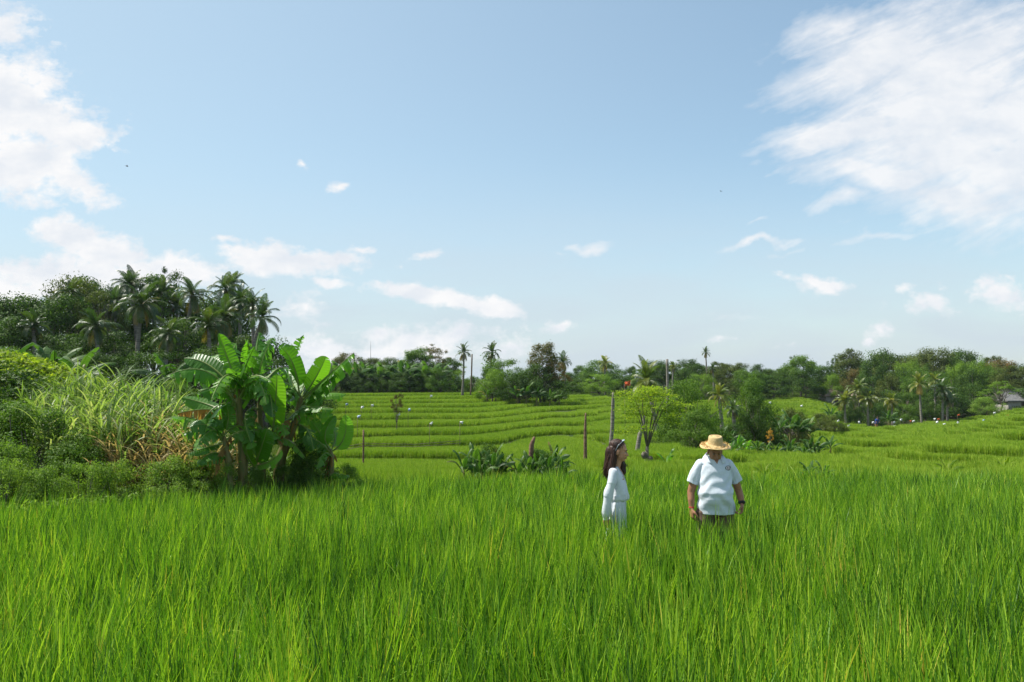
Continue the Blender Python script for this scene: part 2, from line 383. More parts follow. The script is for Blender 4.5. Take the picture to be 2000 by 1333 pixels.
NU, NY = 700, 760
us = np.linspace(-1.35, 1.35, NU); t = np.linspace(0, 1, NY)
ys = np.where(t < .8, -8 + (t/.8)**1.7*138, 0)
hi = t >= .8; ys[hi] = 130 * (4000/130.)**((t[hi]-.8)/.2)
ys[-1] = 4000
X = us[None, :] * (ys[:, None] + 16); Yg = np.repeat(ys[:, None], NU, 1)
Z = height(X, Yg)
vv = np.stack([X, Yg, Z], -1).reshape(-1, 3)
idx = np.arange(NU*NY).reshape(NY, NU)
ff = np.stack([idx[:-1,:-1], idx[:-1,1:], idx[1:,1:], idx[1:,:-1]], -1).reshape(-1, 4)
M['ground'] = pmat('field_soil', (.022,.045,.010), (.060,.050,.028), .9, .95, .5, coord='Object', detail=8)
ground = tag(obj('ground', mkmesh('ground', vv, ff, smooth=True), M['ground']), kind='structure')

# ------------------------------------------------------------------ instanced stuff
def scatter(name, protos, mat, pts, rot, scl, idx_, label=None, cat=None):
    """one object of uncountable small growth: geometry nodes place the tufts"""
    c = bpy.data.collections.new(name + '_tufts')
    for i, me in enumerate(protos):
        if not len(me.materials): me.materials.append(mat)
        o = bpy.data.objects.new('tuft_%02d' % i, me); c.objects.link(o)
    n = len(pts); me = bpy.data.meshes.new(name); me.vertices.add(n); me.vertices.foreach_set('co', np.asarray(pts, np.float32).ravel())
    for an, ty, d, key in (('ro', 'FLOAT_VECTOR', rot, 'vector'), ('sc', 'FLOAT_VECTOR', scl, 'vector'), ('ix', 'INT', idx_, 'value')):
        a = me.attributes.new(an, ty, 'POINT'); a.data.foreach_set(key, np.asarray(d, np.int32 if ty == 'INT' else np.float32).ravel())
    o = bpy.data.objects.new(name, me); COL.objects.link(o); me.materials.append(mat)
    ng = bpy.data.node_groups.new(name, 'GeometryNodeTree')
    ng.interface.new_socket('Geometry', in_out='INPUT', socket_type='NodeSocketGeometry')
    ng.interface.new_socket('Geometry', in_out='OUTPUT', socket_type='NodeSocketGeometry')
    N, L = ng.nodes, ng.links
    gi, go = N.new('NodeGroupInput'), N.new('NodeGroupOutput')
    m2p = N.new('GeometryNodeMeshToPoints'); ip = N.new('GeometryNodeInstanceOnPoints')
    ci = N.new('GeometryNodeCollectionInfo'); ci.inputs['Collection'].default_value = c
    ci.inputs['Separate Children'].default_value = True; ci.inputs['Reset Children'].default_value = True
    def na(nm, ty):
        x = N.new('GeometryNodeInputNamedAttribute'); x.data_type = ty; x.inputs['Name'].default_value = nm; return x.outputs[0]
    L.new(gi.outputs[0], m2p.inputs[0]); L.new(m2p.outputs[0], ip.inputs['Points']); L.new(ci.outputs[0], ip.inputs['Instance'])
    ip.inputs['Pick Instance'].default_value = True
    L.new(na('ix', 'INT'), ip.inputs['Instance Index'])
    e2r = N.new('FunctionNodeEulerToRotation'); L.new(na('ro', 'FLOAT_VECTOR'), e2r.inputs[0]); L.new(e2r.outputs[0], ip.inputs['Rotation'])
    L.new(na('sc', 'FLOAT_VECTOR'), ip.inputs['Scale'])
    L.new(ip.outputs[0], go.inputs[0])
    md = o.modifiers.new('scatter', 'NODES'); md.node_group = ng
    return tag(o, label, cat, kind='stuff')

def blade_tuft(seed, nb, hgt, width, base_r, lean, segs=4, rr=(0,1), droop=.25, hr=(.6,1.1)):
    g = np.random.default_rng(seed); Vs=[]; Fs=[]; R=[]
    for b in range(nb):
        a = g.uniform(0, 2*PI); r = base_r*math.sqrt(g.uniform()); p = np.array([math.cos(a)*r, math.sin(a)*r, 0.])
        a2 = a + g.normal(0, .9); d = np.array([math.cos(a2), math.sin(a2), 0]); side = np.array([-d[1], d[0], 0])
        th = g.uniform(0, PI); side = side*math.cos(th*.5) + d*math.sin(th*.5)
        h = hgt*g.uniform(*hr); ln = lean*g.uniform(.1, 1.0)
        kink = g.uniform() < .08
        w = width*g.uniform(.7, 1.25); rn = g.uniform(*rr); base = len(Vs)
        for s in range(segs+1):
            t_ = s/segs; out = ln*h*(t_*.5 + t_*t_*.6)
            z = h*(t_ - droop*ln*1.5*t_*t_*t_)
            if kink and t_ > .55: out += (t_-.55)*h*.9; z -= (t_-.55)*h*.9
            c = p + d*out + np.array([0,0,z]); ww = w*(1-t_**2.2)*.5*(.6+.4*min(1,t_*3)) + .0004
            Vs.append(c - side*ww); Vs.append(c + side*ww); R += [rn, rn]
        for s in range(segs): k = base+2*s; Fs.append((k, k+1, k+3, k+2))
    return mkmesh('tuft', np.array(Vs), np.array(Fs), R)

rng = np.random.default_rng(7)
# front field -------------------------------------------------------------
def front_points(dens_):
    n = int(dens_*60*18); x = rng.uniform(-30, 30, n); y = rng.uniform(-1.5, 15.0, n)
    k = (y < edge(x) + np.where(x < -2.6, -.1, .3) + rng.normal(0, .08, n)) & (np.abs(x) < .80*y + 3.2) & (np.hypot(x, y) > 1.3)
    return x[k], y[k]
gx, gy = np.meshgrid(np.arange(-26, 26, .18), np.arange(-1.5, 15, .18)); x = gx.ravel() + gy.ravel()*.13; y = gy.ravel() - gx.ravel()*.05
x = x + rng.normal(0, .028, len(x)); y = y + rng.normal(0, .028, len(y))
k = (y < edge(x) + np.where(x < -2.6, -.1, .3) + rng.normal(0, .08, len(x))) & (np.abs(x) < .80*y + 3.2) & (np.hypot(x, y) > 1.3) & (y > -1.5)
x, y = x[k], y[k]
# keep the two people's own spots open
keep = (np.hypot(x-2.36, y-8.38) > .2) & (np.hypot(x-1.23, y-8.5) > .15)
x, y = x[keep], y[keep]; n = len(x)
z = height(x, y)
protos = [blade_tuft(100+i, 36, .79, .0145, .05, .31, 4, (0, .85) if i != 3 else (.2, .98), hr=(.62,1.06), droop=.1) for i in range(12)]
hs = .91 + .08*vnoise(x, y, .7, 3) + rng.normal(0, .07, n) + .17*np.exp(-((y-7.6)/1.3)**2) - .20*np.clip((y-9.6)/3.6, 0, 1)
wind = .10 + .05*vnoise(x, y, 1.6, 4)
scatter('rice_plants', protos, M['rice'], np.stack([x, y, z], 1),
        np.stack([rng.normal(0, .08, n), wind*.8 + rng.normal(0, .08, n), rng.uniform(-PI, PI, n)*0 + rng.integers(0, 12, n)*.52], 1),
        np.stack([np.ones(n), np.ones(n), hs], 1), rng.integers(0, 12, n), 'tall bright green rice filling the near field', 'rice')
# a thin layer of long stray leaves that stick out over the canopy
x, y = front_points(1.7); n = len(x)
protos = [blade_tuft(140+i, 1, 1.08, .011, .02, .62, 8, (.3, 1.0), droop=.5) for i in range(8)]
scatter('stray_rice_leaves', protos, M['rice'], np.stack([x, y, height(x, y)], 1), np.stack([rng.normal(0,.1,n), rng.normal(.1,.1,n), rng.uniform(-PI, PI, n)], 1),
        np.ones((n,3))*rng.uniform(.8,1.12,(n,1)), rng.integers(0, 8, n), 'long arching leaves standing out above the near rice', 'rice')
# terraces ------------------------------------------------------------------
def ylim(px): return np.interp(px, [600, 940, 1100, 1300, 1480, 1530, 1620, 1660, 2000, 2400], [97, 97, 104, 108, 112, 130, 130, 108, 104, 104])
N0 = 400000
yy = 14.2 + (rng.uniform(0, 1, N0))*(134-14.2); uu = rng.uniform(-.36, 1.0, N0)
x = uu*yy*1.0; y = yy
z, fr, riser, left, zr = height(x, y, True)
pxx = 1000 + F*x/y
k = (y > edge(x)+.75) & (y < ylim(pxx)) & (riser < .02) & (fr > .02) & (left < .5) & (pxx < 2250)
k &= ~((np.abs(pxx-1340) < 80) & (np.abs(y-41) < 7)) & ~((np.abs(pxx-1470) < 110) & (np.abs(y-52) < 9))
k &= (rng.uniform(0, 1, N0) < np.clip(1.2 - y/180, .3, 1))
x, y, z, pxx, frk = x[k], y[k], z[k], pxx[k], fr[k]; n = len(x)
protos = [blade_tuft(200+i, 20, .52, .024, .13, .36, 3, (.0, 1), hr=(.82,1.03)) for i in range(8)]
s = .72 + y/115
scatter('terrace_rice', protos, M['rice_far'], np.stack([x, y, z-.03], 1), np.stack([rng.normal(0,.06,n), rng.normal(.08,.06,n), rng.uniform(-PI,PI,n)], 1),
        np.stack([s, s, np.where(pxx < 1330, 1.12 - .32*frk, 1.14 - .36*frk) + .015*rng.normal(0, 1, n)], 1), rng.integers(0, 8, n), 'lighter yellow green rice growing on the terraces beyond the near field', 'rice')
# rough grass on bunds and verges --------------------------------------------
N0 = 90000; y = 10 + rng.uniform(0, 1, N0)**1.4*170; x = rng.uniform(-.8, .95, N0)*y
z, fr, riser, left, zr = height(x, y, True); pxx = 1000 + F*x/y
k = (y > edge(x)+.2) & ((left > .5) | (y > ylim(pxx)-1) | (((np.abs(pxx-1340) < 95) & (np.abs(y-41) < 9)) | ((np.abs(pxx-1470) < 130) & (np.abs(y-52) < 12))) | (y < edge(x)+1.2))
k &= ~((x/y < -.3) & (y > 70))
x, y, z = x[k], y[k], z[k]; n = len(x)
protos = [blade_tuft(300+i, 14, .30, .016, .14, .8, 3) for i in range(6)]
s = .8 + y/60
M['grass'] = leafmat('rough_grass', [(.03,.06,.010),(.07,.12,.018),(.13,.17,.035)], trans=.3, nscale=.3, namt=.35)
scatter('rough_grass', protos, M['grass'], np.stack([x, y, z-.02], 1), np.stack([rng.normal(0,.1,n), rng.normal(0,.1,n), rng.uniform(-PI,PI,n)], 1),
        np.stack([s, s, s*.9], 1), rng.integers(0, 6, n), 'rough grass on the banks and under the trees', 'grass')

# ------------------------------------------------------------------ leaves in clouds
def leafquads(pos, nrm, size, g, aspect=.5):
    n = len(pos); nrm = nrm/np.linalg.norm(nrm, axis=1, keepdims=True)
    r = g.normal(size=(n,3)); tx = np.cross(nrm, r); tx /= np.linalg.norm(tx, axis=1, keepdims=True); ty = np.cross(nrm, tx)
    s = (size*g.uniform(.6, 1.3, n))[:, None]
    a = pos - tx*s*.5; b = pos + ty*s*aspect*.5 - tx*s*.05 - nrm*s*.06; c = pos + tx*s*.5 - nrm*s*.18; d = pos - ty*s*aspect*.5 - tx*s*.05 - nrm*s*.06
    V_ = np.stack([a,b,c,d], 1).reshape(-1,3); F_ = np.arange(4*n).reshape(n,4)
    return V_, F_
def puff(seed, nl, rad, size, flat=.7, up=.5):
    g = np.random.default_rng(seed); d = g.normal(size=(nl,3)); d /= np.linalg.norm(d, axis=1, keepdims=True); d[:,2] = np.where(g.uniform(size=nl) < .7, np.abs(d[:,2]), d[:,2])
    p = d*rad*(g.uniform(.35, 1.05, (nl,1))); p[:,2] *= flat
    nn = d + g.normal(size=(nl,3))*.6 + np.array([0,0,up])
    V_, F_ = leafquads(p, nn, size, g); return mkmesh('puff', V_, F_, np.repeat(g.uniform(0, 1, nl), 4))

def tree_meshes(seed, H=10., Wd=8., nc=46, per=260, cr=(.9, 1.5), size=.26, airy=False, zc_=.62, zr=.38, flat=.65, trunk_r=.22, skew=.25):
    g = np.random.default_rng(seed); random.seed(seed)
    cs = []
    skx, sky_ = g.normal(0, skew, 2)
    lob = [(g.uniform(-PI, PI), g.uniform(.75, 1.15)) for _ in range(4)]
    while len(cs) < nc:
        d = g.normal(size=3); d /= np.linalg.norm(d); r = g.uniform(.45 if not airy else .3, 1.0)**.6
        if d[2] < -.55: continue
        a = math.atan2(d[1], d[0]); k = 1 + .22*math.cos(3*a + seed) + .15*math.cos(5*a + 2*seed) * 1
        q = np.array([d[0]*Wd/2*r*k, d[1]*Wd/2*r*k, zc_*H + d[2]*zr*H*r])
        q[0] += skx*(q[2]-zc_*H)*.6; q[1] += sky_*(q[2]-zc_*H)*.4
        cs.append(q)
    cs = np.array(cs); Vs=[]; Fs=[]; Rs=[]; off=0
    ctr = np.array([0,0,zc_*H*.95])
    for c in cs:
        R = g.uniform(*cr); m = int(per*g.uniform(.6, 1.25)*(R/np.mean(cr))**2)
        d = g.normal(size=(m,3)); d /= np.linalg.norm(d, axis=1, keepdims=True)
        rad = R*np.clip(g.normal(.82, .25, (m,1)), .1, 1.6)
        sh = np.array([g.uniform(.8,1.25), g.uniform(.8,1.25), flat*g.uniform(.7,1.2)])
        p = c + d*rad*sh
        out = (c-ctr); out = out/np.linalg.norm(out)
        nn = d*1.0 + out*.5 + g.normal(size=(m,3))*.55 + np.array([0,0,.35])
        V_, F_ = leafquads(p, nn, size, g, .55)
        cl = g.uniform(-.2, .2)
        Vs.append(V_); Fs.append(F_+off); Rs.append(np.repeat(np.clip(g.uniform(.05,.95,m)+cl*1.3, 0, 1), 4)); off += len(V_)
    crown = mkmesh('crown', np.concatenate(Vs), np.concatenate(Fs), np.concatenate(Rs))
    mb = MB(); top = Vector((skx*.5, sky_*.4, zc_*H)); pts = [Vector((0,0,-.4))]
    for i in range(1, 6): pts.append(Vector((g.normal(0,.12), g.normal(0,.12), 0)) + top*(i/5))
    mb.tube(pts, [trunk_r*(1.35-.95*i/5) for i in range(6)], 9, jit=.06)
    for c in cs[:: (1 if airy else 2)]:
        st = pts[g.integers(2, 5)]; c = Vector(c); mid = st.lerp(c, .5) + Vector((0,0,-.25)) + Vector(g.normal(0,.2,3))
        mb.tube([st, mid, c], [trunk_r*.42, trunk_r*.25, trunk_r*.08], 5)
    return crown, mb.mesh('trunk')

TV = {}
TV['round'] = [tree_meshes(11+i, nc=50, per=270) for i in range(3)]
TV['tall'] = [tree_meshes(31+i, Wd=5.6, nc=46, per=240, zc_=.58, zr=.44, cr=(.75,1.25)) for i in range(3)]
TV['airy'] = [tree_meshes(51+i, nc=30, per=150, cr=(.5,.95), airy=True, size=.22, zc_=.64, flat=.5, trunk_r=.16) for i in range(3)]
TV['bush'] = [tree_meshes(71+i, H=10, Wd=12, nc=60, per=260, zc_=.45, zr=.5, cr=(1.1,1.8), size=.30, trunk_r=.3) for i in range(3)]
TV['plume'] = [tree_meshes(91+i, Wd=9, nc=60, per=230, zc_=.6, zr=.42, cr=(.6,1.1), flat=1.1, size=.22, skew=.4) for i in range(2)]
usecount = {}
def tree(kind, px, ptop, Y, wpx, mat, label, cat='tree', name=None, group='trees beyond the rice terraces', zoff=0, var=None, bark='bark', flr=None):
    base = P(px, 740, Y); zb = hz(base.x, Y) if flr is None else flr
    zt = P(px, ptop, Y).z; H = zt - zb
    i = usecount.get(kind, 0); usecount[kind] = i + 1
    vs_ = TV[kind]; v = vs_[(i if var is None else var) % len(vs_)]
    nomW = {'round':8.6, 'tall':6.4, 'airy':8.2, 'bush':12.5, 'plume':9.4}[kind]
    w = wpx/F*Y
    o = empty(name or ('bush' if kind == 'bush' else 'tree'), (base.x, Y, zb), (i*2.399) % (2*PI))
    o.scale = (w/nomW, w/nomW, H/(9.4 if kind == 'bush' else 10.3))
    obj('crown', v[0], M[mat], o); obj('trunk', v[1], M[bark], o)
    return tag(o, label, cat, group)

# ------------------------------------------------------------------ coconut palms
def frond(mb, org, az, el, L, droop, g, wl=.80, dry=False, nl=46, tw=.058):
    """leaflets collected into lists; returns nothing"""
    d = Vector((math.cos(az), math.sin(az), 0)); pts = []; p = Vector(org); a = el
    n = 14
    for i in range(n+1):
        pts.append(p.copy()); p = p + (d*math.cos(a) + Vector((0,0,math.sin(a))))*(L/n); a -= droop/n*(.4+1.3*i/n)
    rn = .97 if dry else g.uniform(.15, .8)
    mb.cur = 0
    mb.tube(pts, [.05*(1-.85*i/n) for i in range(n+1)], 4, r=min(1, rn+.2))
    side0 = Vector((-d.y, d.x, 0))
    for k in range(nl):
        t_ = .12 + .88*k/nl; f = t_*n; i = min(int(f), n-1); c = pts[i].lerp(pts[i+1], f-i); T = (pts[i+1]-pts[i]).normalized()
        Nn = side0.cross(T).normalized()
        if Nn.z < 0: Nn = -Nn
        wl_ = wl*L*.34*math.sin(PI*min(1, .12+t_*.86))**.7
        for sgn in (-1, 1):
            sag = .35 + .5*g.uniform() + (.9 if dry else 0)
            dd = (side0*sgn*.85 + T*.5 + Nn*.15).normalized()
            m_ = c + dd*wl_*.5; e = c + dd*wl_*.9 + Vector((0,0,-1))*wl_*sag*.75
            w2 = T*tw*L*.22
            mb.add([c - w2*.4, c + w2*.6, m_ + w2*.8, m_ - w2*.5, e], [(0,1,2,3),(3,2,4)], min(1, max(0, rn + g.uniform(-.12,.12))))
def palm_crown(seed, nf=24, L=3.4, dryn=3, up=0):
    g = np.random.default_rng(seed); mb = MB()
    for i in range(nf):
        az = i*2.399 + g.uniform(-.25,.25); el = 1.4 - 1.9*(i/nf) + g.uniform(-.18,.18) + up
        frond(mb, (0,0,0), az, el, L*g.uniform(.66,1.1), 1.3+.9*g.uniform() if el < 1.0 else 1.0, g)
    for i in range(dryn):
        frond(mb, (0,0,-.1), g.uniform(-PI,PI), -.6-.4*g.uniform(), L*.75, .9, g, dry=True)
    for i in range(7):
        a = g.uniform(-PI,PI); mb.ell((math.cos(a)*.28, math.sin(a)*.28, -.3-.15*g.uniform()), (.13,.13,.16), 8, 6, r=.93)
    return mb.mesh('crown', smooth=False)
PV = [palm_crown(5), palm_crown(6, nf=22, dryn=4), palm_crown(7, nf=28, dryn=2, up=.15), palm_crown(8, nf=16, dryn=5, up=.25), palm_crown(9, nf=20, L=3.6, dryn=2)]
pc = 0
def palm(px, pyc, rpx, Y, bx, label, mat='palm', var=None, name='coconut_palm', rz=None, group='coconut palms beyond the field', tr=1.0, bend=.12):
    global pc
    C_ = P(px, pyc, Y); b = P(bx, 740, Y); zb = hz(b.x, Y); o = empty(name, (b.x, Y, zb)); pc += 1
    s_ = rpx/F*Y/3.1; top = Vector((C_.x-b.x, 0, C_.z-zb)); pts = []
    for i in range(9):
        t_ = i/8; q = top*t_; q.x = top.x*(t_**1.6) + math.sin(t_*PI)*bend*top.z*.25*(-1 if pc % 2 else 1); pts.append(q - Vector((0,0,.3 if i == 0 else 0)))
    mb = MB(); mb.tube(pts, [tr*(.20-.09*i/8)*(1.25 if i == 0 else 1) for i in range(9)], 9, jit=.05)
    obj('trunk', mb.mesh('trunk'), M['barkp'], o)
    c = obj('crown', PV[(pc if var is None else var) % 5], M[mat], o, top + Vector((0,0,.05))); c.scale = (s_,)*3; c.rotation_euler = (0, 0, pc*1.3 if rz is None else rz)
    return tag(o, label, 'palm tree', group)

# ------------------------------------------------------------------ banana plants
def bez(p0, p1, p2, t_): return p0*(1-t_)**2 + p1*2*t_*(1-t_) + p2*t_**2
def banana_leaf(mb, p0, p1, p2, width, up, tear=.5, n=34, fold=.3, g=None, petiole=.14, rn=.5, edge_dry=.0, rib=True, nac=3, curl=0):
    """midrib is a quadratic curve; blade halves split into strips that sag where torn"""
    p0, p1, p2 = map(Vector, (p0, p1, p2)); up = Vector(up)
    L = (p1-p0).length + (p2-p1).length
    pts = [bez(p0, p1, p2, i/n) for i in range(n+1)]
    fr = []
    for i in range(n+1):
        T = (pts[min(i+1, n)] - pts[max(i-1, 0)]).normalized(); Nn = (up - T*up.dot(T)).normalized(); fr.append((T, Nn, T.cross(Nn)))
    if rib:
        mb.cur = 1; mb.tube(pts, [max(.004, .022*(1-.85*i/n))*min(1, L/1.2) for i in range(n+1)], 6, r=.6)
    mb.cur = 0
    i0 = int(petiole*n)
    for sgn in (-1, 1):
        groups = []; cur = i0
        while cur < n:
            ln = n if tear <= 0 else max(1, int(g.exponential(1.0/tear)*1.3)+1)
            groups.append((cur, min(n, cur+ln))); cur += ln
        for (a, b) in groups:
            sag = 0 if tear <= 0 else max(0, g.normal(.28, .35))*min(1, tear*1.5); shift = 0 if tear <= 0 else g.normal(0, .04); gap = .0 if (tear <= 0) else .12 + .16*tear
            dr = rn + g.uniform(-.1, .1)
            rows = []; rr = []
            for i in range(a, b+1):
                t_ = (i - i0)/(n - i0); w = width*.5*(max(.04, min(1, (t_/.16))**.6)*max(.02, (1-max(0, t_)**5))**.6 if 0 < t_ < 1 else .04)
                if t_ >= .999: w = width*.04
                T, Nn, S = fr[i]; c = pts[i]
                ii = i + (gap if i == a and i > i0 else 0) - (gap if i == b and b < n else 0)
                cc_ = c + (pts[min(n, i+1)]-pts[i])*(gap if (i == a and i > i0) else 0) - (pts[i]-pts[max(0,i-1)])*(gap if (i == b and b < n) else 0)
                row = []
                for q in range(nac+1):
                    s_ = q/nac; ang = fold + sag*s_*1.2 + curl*s_
                    dirv = S*sgn*math.cos(ang) - Nn*math.sin(ang)*(1 if fold >= 0 else 1)
                    v = cc_ if False else c.lerp(cc_, s_)
                    row.append(v + dirv*w*s_ + Nn*(.0022 if (i % 2) else -.0022)*min(1, s_*2) + T*(shift*s_*w*2 + .18*w*s_) + Vector((0,0,-1))*w*sag*s_*s_*.9)
                rows.append(row); rr.append(t_)
            vs = [v for r_ in rows for v in r_]; k = nac+1; fs = []
            for r_ in range(len(rows)-1):
                for q in range(nac): fs.append((r_*k+q, (r_+1)*k+q, (r_+1)*k+q+1, r_*k+q+1))
            base = len(mb.v); mb.add(vs, fs, dr)
            if edge_dry:
                for r_ in range(len(rows)):
                    for q in range(nac+1):
                        if q/nac > 1-edge_dry: mb.r[base + r_*k+q] = 1.0
def banana_variant(seed, H=3.0, nl=8, tear=.6, res=16):
    g = np.random.default_rng(seed); mb = MB(); top = Vector((g.normal(0,.12), g.normal(0,.12), H*.5))
    for i in range(nl):
        az = i*2.399 + g.uniform(-.3,.3); el = 1.35 - 1.0*(i/nl); L = H*.62*g.uniform(.85,1.1)
        d = Vector((math.cos(az), math.sin(az), 0)); p1 = top + d*L*.5*math.cos(el) + Vector((0,0,L*.55*math.sin(el)+.1))
        p2 = p1 + d*L*.55*max(.3, math.cos(el-.5)) + Vector((0,0, L*.5*math.sin(el-1.1)))
        banana_leaf(mb, top - Vector((0,0,.15*H*i/nl)), p1, p2, H*.16*g.uniform(.85,1.15), (0,0,1) if el < 1.1 else tuple(-d), tear*g.uniform(.4,1.3), res, .25, g, rn=g.uniform(.1,.8) if g.uniform() > .05 else .93, nac=2)
    lv = mb.mesh('leaves', smooth=False, mats=[M['banana'], M['rib']])
    st = MB(); st.tube([(0,0,-.2), top*.35, top*.75, top*1.02], [.11*H/3, .10*H/3, .08*H/3, .05*H/3], 9, jit=.06)
    for i in range(3):
        a = g.uniform(-PI, PI); st.tube([top*.8, top*.6 + Vector((math.cos(a)*.2, math.sin(a)*.2, 0)), Vector((math.cos(a)*.28, math.sin(a)*.28, .3))], [.02,.05,.02], 5, flat=.4)
    return lv, st.mesh('stem')
BV = [banana_variant(400+i, nl=7+i % 3, tear=.3+.25*(i % 3)) for i in range(6)]
bc = 0
def banana(px, ptop, Y, label, pbase=None, group='banana plants beyond the field', wf=1.0, mat=None, var=None, rz=None):
    global bc
    b = P(px, 740, Y); zb = hz(b.x, Y); H = P(px, ptop, Y).z - zb
    o = empty('banana_plant', (b.x, Y, zb), bc*2.1 if rz is None else rz); s_ = H/3.05; o.scale = (s_*wf, s_*wf, s_)
    v = BV[(bc if var is None else var) % 6]; bc += 1; mat = mat or 'banana_far'
    obj('leaves', v[0], M[mat] if mat else None, o); obj('stem', v[1], M['bstem'], o)
    return tag(o, label, 'banana plant', group)
# ================================================================== hero banana clump
GB = np.random.default_rng(77)
def hero(name_label, base, stem_px, Y, leaves, fill=4, stem_r=.11, lab2=None, dead=()):
    """base px, list of stem pixels (bottom to top), leaves given by their seen curve and own depth offsets"""
    b = P(base[0], base[1], Y); zb = hz(b.x, Y) - .02; o = empty('banana_plant', (b.x, Y, zb)); org = Vector((b.x, Y, zb))
    pts = [Vector((0, 0, -.15))] + [P(x, y, Y + dy) - org for x, y, dy in stem_px]
    mb = MB(); n = len(pts); rs = [stem_r*(1.25-.75*i/(n-1)) for i in range(n)]
    dense = []; dr = []
    for i in range(n-1):
        for k in range(5): dense.append(pts[i].lerp(pts[i+1], k/5)); dr.append(rs[i]*(1-k/5)+rs[i+1]*k/5)
    dense.append(pts[-1]); dr.append(rs[-1]*.6)
    mb.tube(dense, dr, 12, jit=.07)
    st = obj('pseudostem', mb.mesh('pseudostem'), M['bstem'], o)
    for k in range(5):          # dry leaf sheaths peeling from the stem
        m2 = MB(); q = dense[GB.integers(3, len(dense)-2)]; a = GB.uniform(-PI, PI); d = Vector((math.cos(a), math.sin(a), 0))
        banana_leaf(m2, q, q + d*.10 + Vector((0,0,-.03)), q + d*.13 + Vector((0,0,-.28*GB.uniform(.6,1.3))), .06, d, .5, 10, .5, GB, .0, .4, nac=2)
        obj('dry_sheath', m2.mesh('dry_sheath', False, [M['banana_dry'], M['banana_dry']]), None, o)
    for L in leaves:
        (bx, by, bd), (cx, cy, cd), (tx, ty, td), w, up, tear, mat = L[:7]; kw = L[7] if len(L) > 7 else {}
        p0 = P(bx, by, Y+bd) - org; p1 = P(cx, cy, Y+cd) - org; p2 = P(tx, ty, Y+td) - org
        m2 = MB(); p1 = p1*2 - (p0+p2)*.5 if kw.get('through', True) else p1
        kw2 = {k: v for k, v in kw.items() if k != 'through'}
        banana_leaf(m2, p0, p1, p2, w*.80, up, min(1, tear*1.15 + .04), 36, g=GB, rn=kw2.pop('rn', GB.uniform(.2, .7)), **kw2)
        obj('leaf', m2.mesh('leaf', False, [M[mat], M['rib']]), None, o)
    for k in range(4):          # lower leaves fanning out from the stem
        az = GB.uniform(-PI, PI); d = Vector((math.cos(az), math.sin(az)*.8 - .25, 0)).normalized(); q = dense[int(len(dense)*GB.uniform(.3,.75))]; Lg = GB.uniform(.55,.95)*min(1, dense[-1].z/1.4); m2 = MB()
        banana_leaf(m2, q, q + d*Lg*.4 + Vector((0,0,.45*Lg)), q + d*Lg*.85 + Vector((0,0,Lg*GB.uniform(-.35,.45))), GB.uniform(.2,.3), (0,-.3,1), GB.uniform(.3,1.0), 26, g=GB, rn=GB.uniform(.2,.9))
        obj('leaf', m2.mesh('leaf', False, [M['banana'], M['rib']]), None, o)
    top = dense[-1]
    for k in range(fill):
        az = GB.uniform(-PI, PI); d = Vector((math.cos(az), math.sin(az), 0)); Lg = GB.uniform(.8, 1.35)*min(1, top.z/1.6); q = dense[-1 - GB.integers(0, 4)]
        hang = GB.uniform(-.5, 1.3); m2 = MB()
        banana_leaf(m2, q, q + d*Lg*.35 + Vector((0,0,.35*Lg)), q + d*Lg*.75 + Vector((0,0,hang*Lg*.5)), GB.uniform(.24,.34), (0,0,1), GB.uniform(.5,1.0), 30, g=GB, rn=GB.uniform(.1,.8))
        obj('leaf', m2.mesh('leaf', False, [M['banana'], M['rib']]), None, o)
    for q, ln in dead:
        q = P(*q) - org; m2 = MB(); banana_leaf(m2, q, q+Vector((-.12,-.1,-.1)), q+Vector((-.1,-.12,-ln)), .15, (-.5,-.8,.2), .6, 20, 1.0, GB, .1, .3)
        obj('dead_leaf', m2.mesh('dead_leaf', False, [M['banana_dry'], M['banana_dry']]), None, o)
    return tag(o, name_label, 'banana plant', 'tall banana plants at the edge of the field')
UPZ = (0,-.25,1); FR = (.1,-1,.15)
hero('banana plant with long torn leaves arching left and a brown drooping leaf', (476,932), [(474,880,0),(469,830,0),(466,785,0),(464,755,0)], 11.9, [
    ((460,790,0),(405,727,-.3),(325,735,-.7), .46, (-.1,-.55,.8), .75, 'banana'),
    ((458,765,0),(410,715,.1),(360,700,.2), .42, (-.2,-.75,.6), .12, 'banana', {'rn':.1}),
    ((460,762,0),(432,718,.3),(405,699,.5), .42, (-.4,-.8,.5), .1, 'banana', {'rn':.55}),
    ((463,755,0),(446,705,.0),(427,652,-.1), .44, (-.35,-1,.1), .35, 'banana_bright', {'fold':.15}),
    ((466,758,0),(455,700,.3),(462,672,.6), .40, (.5,-.8,.1), .5, 'banana'),
    ((468,755,0),(486,700,0),(482,668,-.2), .34, (.9,-.5,.1), .8, 'banana_bright'),
    ((463,838,0),(425,803,-.2),(347,808,-.4), .40, (0,-.5,.9), .85, 'banana_dry', {'fold':1.1,'rn':.6}),
    ((458,815,0),(410,792,.3),(355,777,.3), .36, (0,-.7,.7), .1, 'banana', {'rn':.2}),
    ((462,800,0),(430,760,-.4),(385,770,-.8), .42, (-.1,-.6,.8), .8, 'banana'),
    ((462,790,0),(425,800,-.4),(400,845,-.7), .40, (-.8,-.5,.3), .7, 'banana'),
    ((466,780,0),(500,745,-.3),(520,790,-.6), .40, (.6,-.5,.6), .8, 'banana'),
], fill=6, stem_r=.068)
